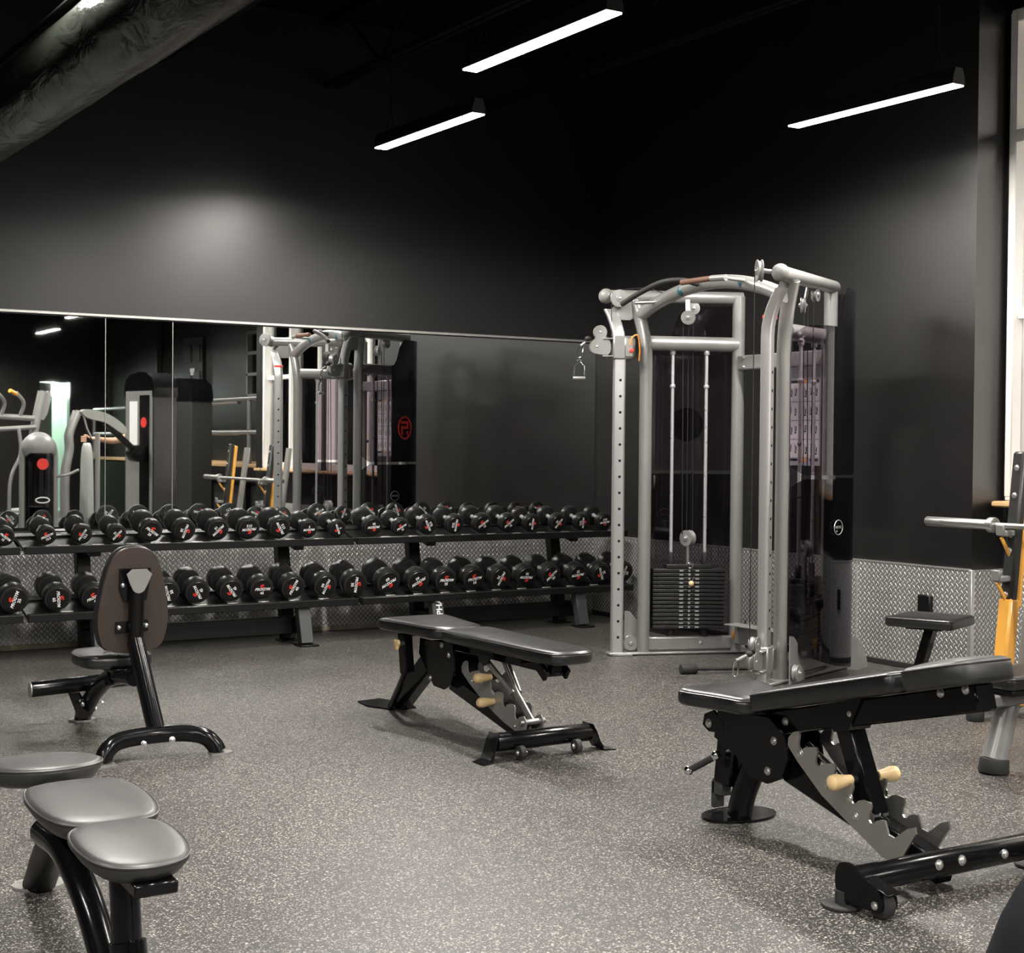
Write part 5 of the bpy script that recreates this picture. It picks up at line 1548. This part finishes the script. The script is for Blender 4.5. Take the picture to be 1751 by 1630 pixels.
# person half hidden behind the cable tower, one arm out to the grip
def person(loc, label):
    t = empty('person', loc, label, 'person')
    def skin(name, pts, edges, m, parent, sub=2):
        me = bpy.data.meshes.new(name); me.from_pydata([p[0] for p in pts], edges, []); me.materials.append(m)
        o = bpy.data.objects.new(name, me); COL.objects.link(o); o.parent = parent
        md = o.modifiers.new('skin', 'SKIN'); sk = me.skin_vertices[0] if me.skin_vertices else None
        if sk is None:
            bm = bmesh.new(); bm.from_mesh(me); bm.verts.layers.skin.verify(); bm.to_mesh(me); bm.free(); sk = me.skin_vertices[0]
        for i, p in enumerate(pts):
            r = p[1]; sk.data[i].radius = (r, r) if not isinstance(r, tuple) else r
            sk.data[i].use_root = i == 0
        sb = o.modifiers.new('sub', 'SUBSURF'); sb.levels = sub; sb.render_levels = sub
        for pl in me.polygons: pl.use_smooth = True
        return o
    # joints: pelvis, spine, chest, neck, head, legs, arms
    J = [((0, 0, .95), (.155, .11)), ((0, 0, 1.12), (.14, .10)), ((0, .01, 1.32), (.17, .115)), ((0, .01, 1.46), (.07, .065)), ((0, .02, 1.54), .052), ((0, .03, 1.62), (.07, .085)), ((0, .035, 1.71), (.066, .08)),
         ((-.10, 0, .86), .085), ((-.11, .01, .50), .058), ((-.11, -.03, .09), .04), ((-.11, .10, .045), .036),
         ((.10, 0, .86), .085), ((.12, -.01, .50), .058), ((.12, -.05, .09), .04), ((.12, .08, .045), .036),
         ((-.19, .0, 1.42), .062), ((-.43, .06, 1.36), .043), ((-.66, .14, 1.385), .028), ((-.73, .16, 1.39), (.036, .022)),
         ((.19, .0, 1.42), .062), ((.25, -.02, 1.14), .043), ((.24, .08, .90), .028), ((.24, .11, .83), (.022, .036))]
    E = [(0, 1), (1, 2), (2, 3), (3, 4), (4, 5), (5, 6), (0, 7), (7, 8), (8, 9), (9, 10), (0, 11), (11, 12), (12, 13), (13, 14), (2, 15), (15, 16), (16, 17), (17, 18), (2, 19), (19, 20), (20, 21), (21, 22)]
    body = skin('body', J, E, M['skin'], t)
    for k in range(4):      # fingers closed round the grip
        z = 1.355 + .018 * k; x = -.775
        skin('finger', [((x, .155, z), .010), ((x - .055, .165, z), .0095), ((x - .075, .185, z), .009), ((x - .055, .200, z), .008), ((x - .03, .195, z), .0075)], [(0, 1), (1, 2), (2, 3), (3, 4)], M['skin'], body, 1)
    skin('thumb', [((-.735, .15, 1.395), .012), ((-.78, .145, 1.43), .010), ((-.815, .175, 1.425), .0085)], [(0, 1), (1, 2)], M['skin'], body, 1)
    hair = MB(); hair.sphere((0, .015, 1.715), .098, None, 20, (.92, 1.05, 1.0)); hair.build('hair', M['hair'], t)
    for sx in (-1, 1):
        MB().sphere((sx * .032, .118, 1.665), .011, None, 10).build('eye', M['dot'], body)
        MB().sphere((sx * .080, .025, 1.645), .026, None, 10, (.35, .7, 1)).build('ear', M['skin'], body)
    MB().sphere((0, .125, 1.64), .017, None, 10, (.8, 1, 1.4)).build('nose', M['skin'], body)
    MB().sphere((0, .115, 1.60), .022, None, 10, (1.1, .4, .35)).build('mouth', M['redc'], body)
    TJ = [((0, 0, .93), (.17, .125)), ((0, 0, 1.12), (.155, .115)), ((0, .01, 1.32), (.185, .13)), ((0, .01, 1.44), (.09, .085)), ((-.19, 0, 1.42), .075), ((-.30, .03, 1.395), .066), ((.19, 0, 1.42), .075), ((.225, -.01, 1.28), .064)]
    skin('t_shirt', TJ, [(0, 1), (1, 2), (2, 3), (2, 4), (4, 5), (2, 6), (6, 7)], M['cloth'], t)
    LJ = [((0, 0, .96), (.168, .125)), ((-.10, 0, .86), .10), ((-.11, .01, .50), .075), ((-.11, -.03, .12), .058), ((.10, 0, .86), .10), ((.12, -.01, .50), .075), ((.12, -.05, .12), .058)]
    skin('trousers', LJ, [(0, 1), (1, 2), (2, 3), (0, 4), (4, 5), (5, 6)], M['cloth'], t)
    for x, y in ((-.11, .03), (.12, .01)):
        MB().pad(rrect(-.045, .045, -.11, .16, .04, 4), .085, .03, Matrix.Translation((x, y, 0)), .0).build('shoe', M['rubber'], t, 60)
    return t
person((-1.02, -8.05, 0), 'person in dark clothes half hidden behind the reflected cable tower, arm stretched to the grip')

# ------------------------------------------------------------------ camera, world, view
cam = bpy.data.cameras.new('camera')
F_PX, W_PX, H_PX = 2580.0, 1751, 1630
cam.sensor_fit = 'HORIZONTAL'; cam.sensor_width = 36.0
cam.lens = 36.0 * F_PX / W_PX
cam.clip_start = .05; cam.clip_end = 200
co = bpy.data.objects.new('camera', cam); COL.objects.link(co)
yaw = R(32.0); pitch = math.atan(53 / F_PX); roll = .0087
fw = V((math.sin(yaw) * math.cos(pitch), math.cos(yaw) * math.cos(pitch), -math.sin(pitch)))
r0 = V((math.cos(yaw), -math.sin(yaw), 0)); u0 = r0.cross(fw)
rt = (r0 * math.cos(roll) + u0 * math.sin(roll)).normalized(); up = rt.cross(fw)
mw = Matrix((rt, up, -fw)).transposed().to_4x4(); mw.translation = (-6.99, -9.94, 1.35)
co.matrix_world = mw
SC.camera = co
w = bpy.data.worlds.new('World'); SC.world = w; w.use_nodes = True
nt = w.node_tree; nt.nodes.clear()
bg = nt.nodes.new('ShaderNodeBackground'); ow = nt.nodes.new('ShaderNodeOutputWorld')
bg.inputs['Color'].default_value = (1.0, .90, .80, 1)      # hazy bright overcast outside the windows
bg.inputs['Strength'].default_value = WORLD
nt.links.new(bg.outputs[0], ow.inputs['Surface'])
for i, (ya, yb) in enumerate(WW):
    l = bpy.data.lights.new('window_portal', 'AREA'); l.shape = 'RECTANGLE'; l.size = yb - ya; l.size_y = 2.85
    l.cycles.is_portal = True
    o = bpy.data.objects.new('window_portal', l); COL.objects.link(o)
    o.matrix_world = frame((WX + .15, (ya + yb) / 2, 2.5), (1, 0, 0), (0, 1, 0))
vs = SC.view_settings
vs.view_transform = 'Standard'; vs.look = 'None'; vs.gamma = 1.0; vs.use_curve_mapping = False
vs.exposure = EXPO
SC.cycles.max_bounces = 10; SC.cycles.transparent_max_bounces = 16; SC.cycles.glossy_bounces = 6
SC.cycles.sample_clamp_indirect = 6.0
SC.cycles.use_denoising = True
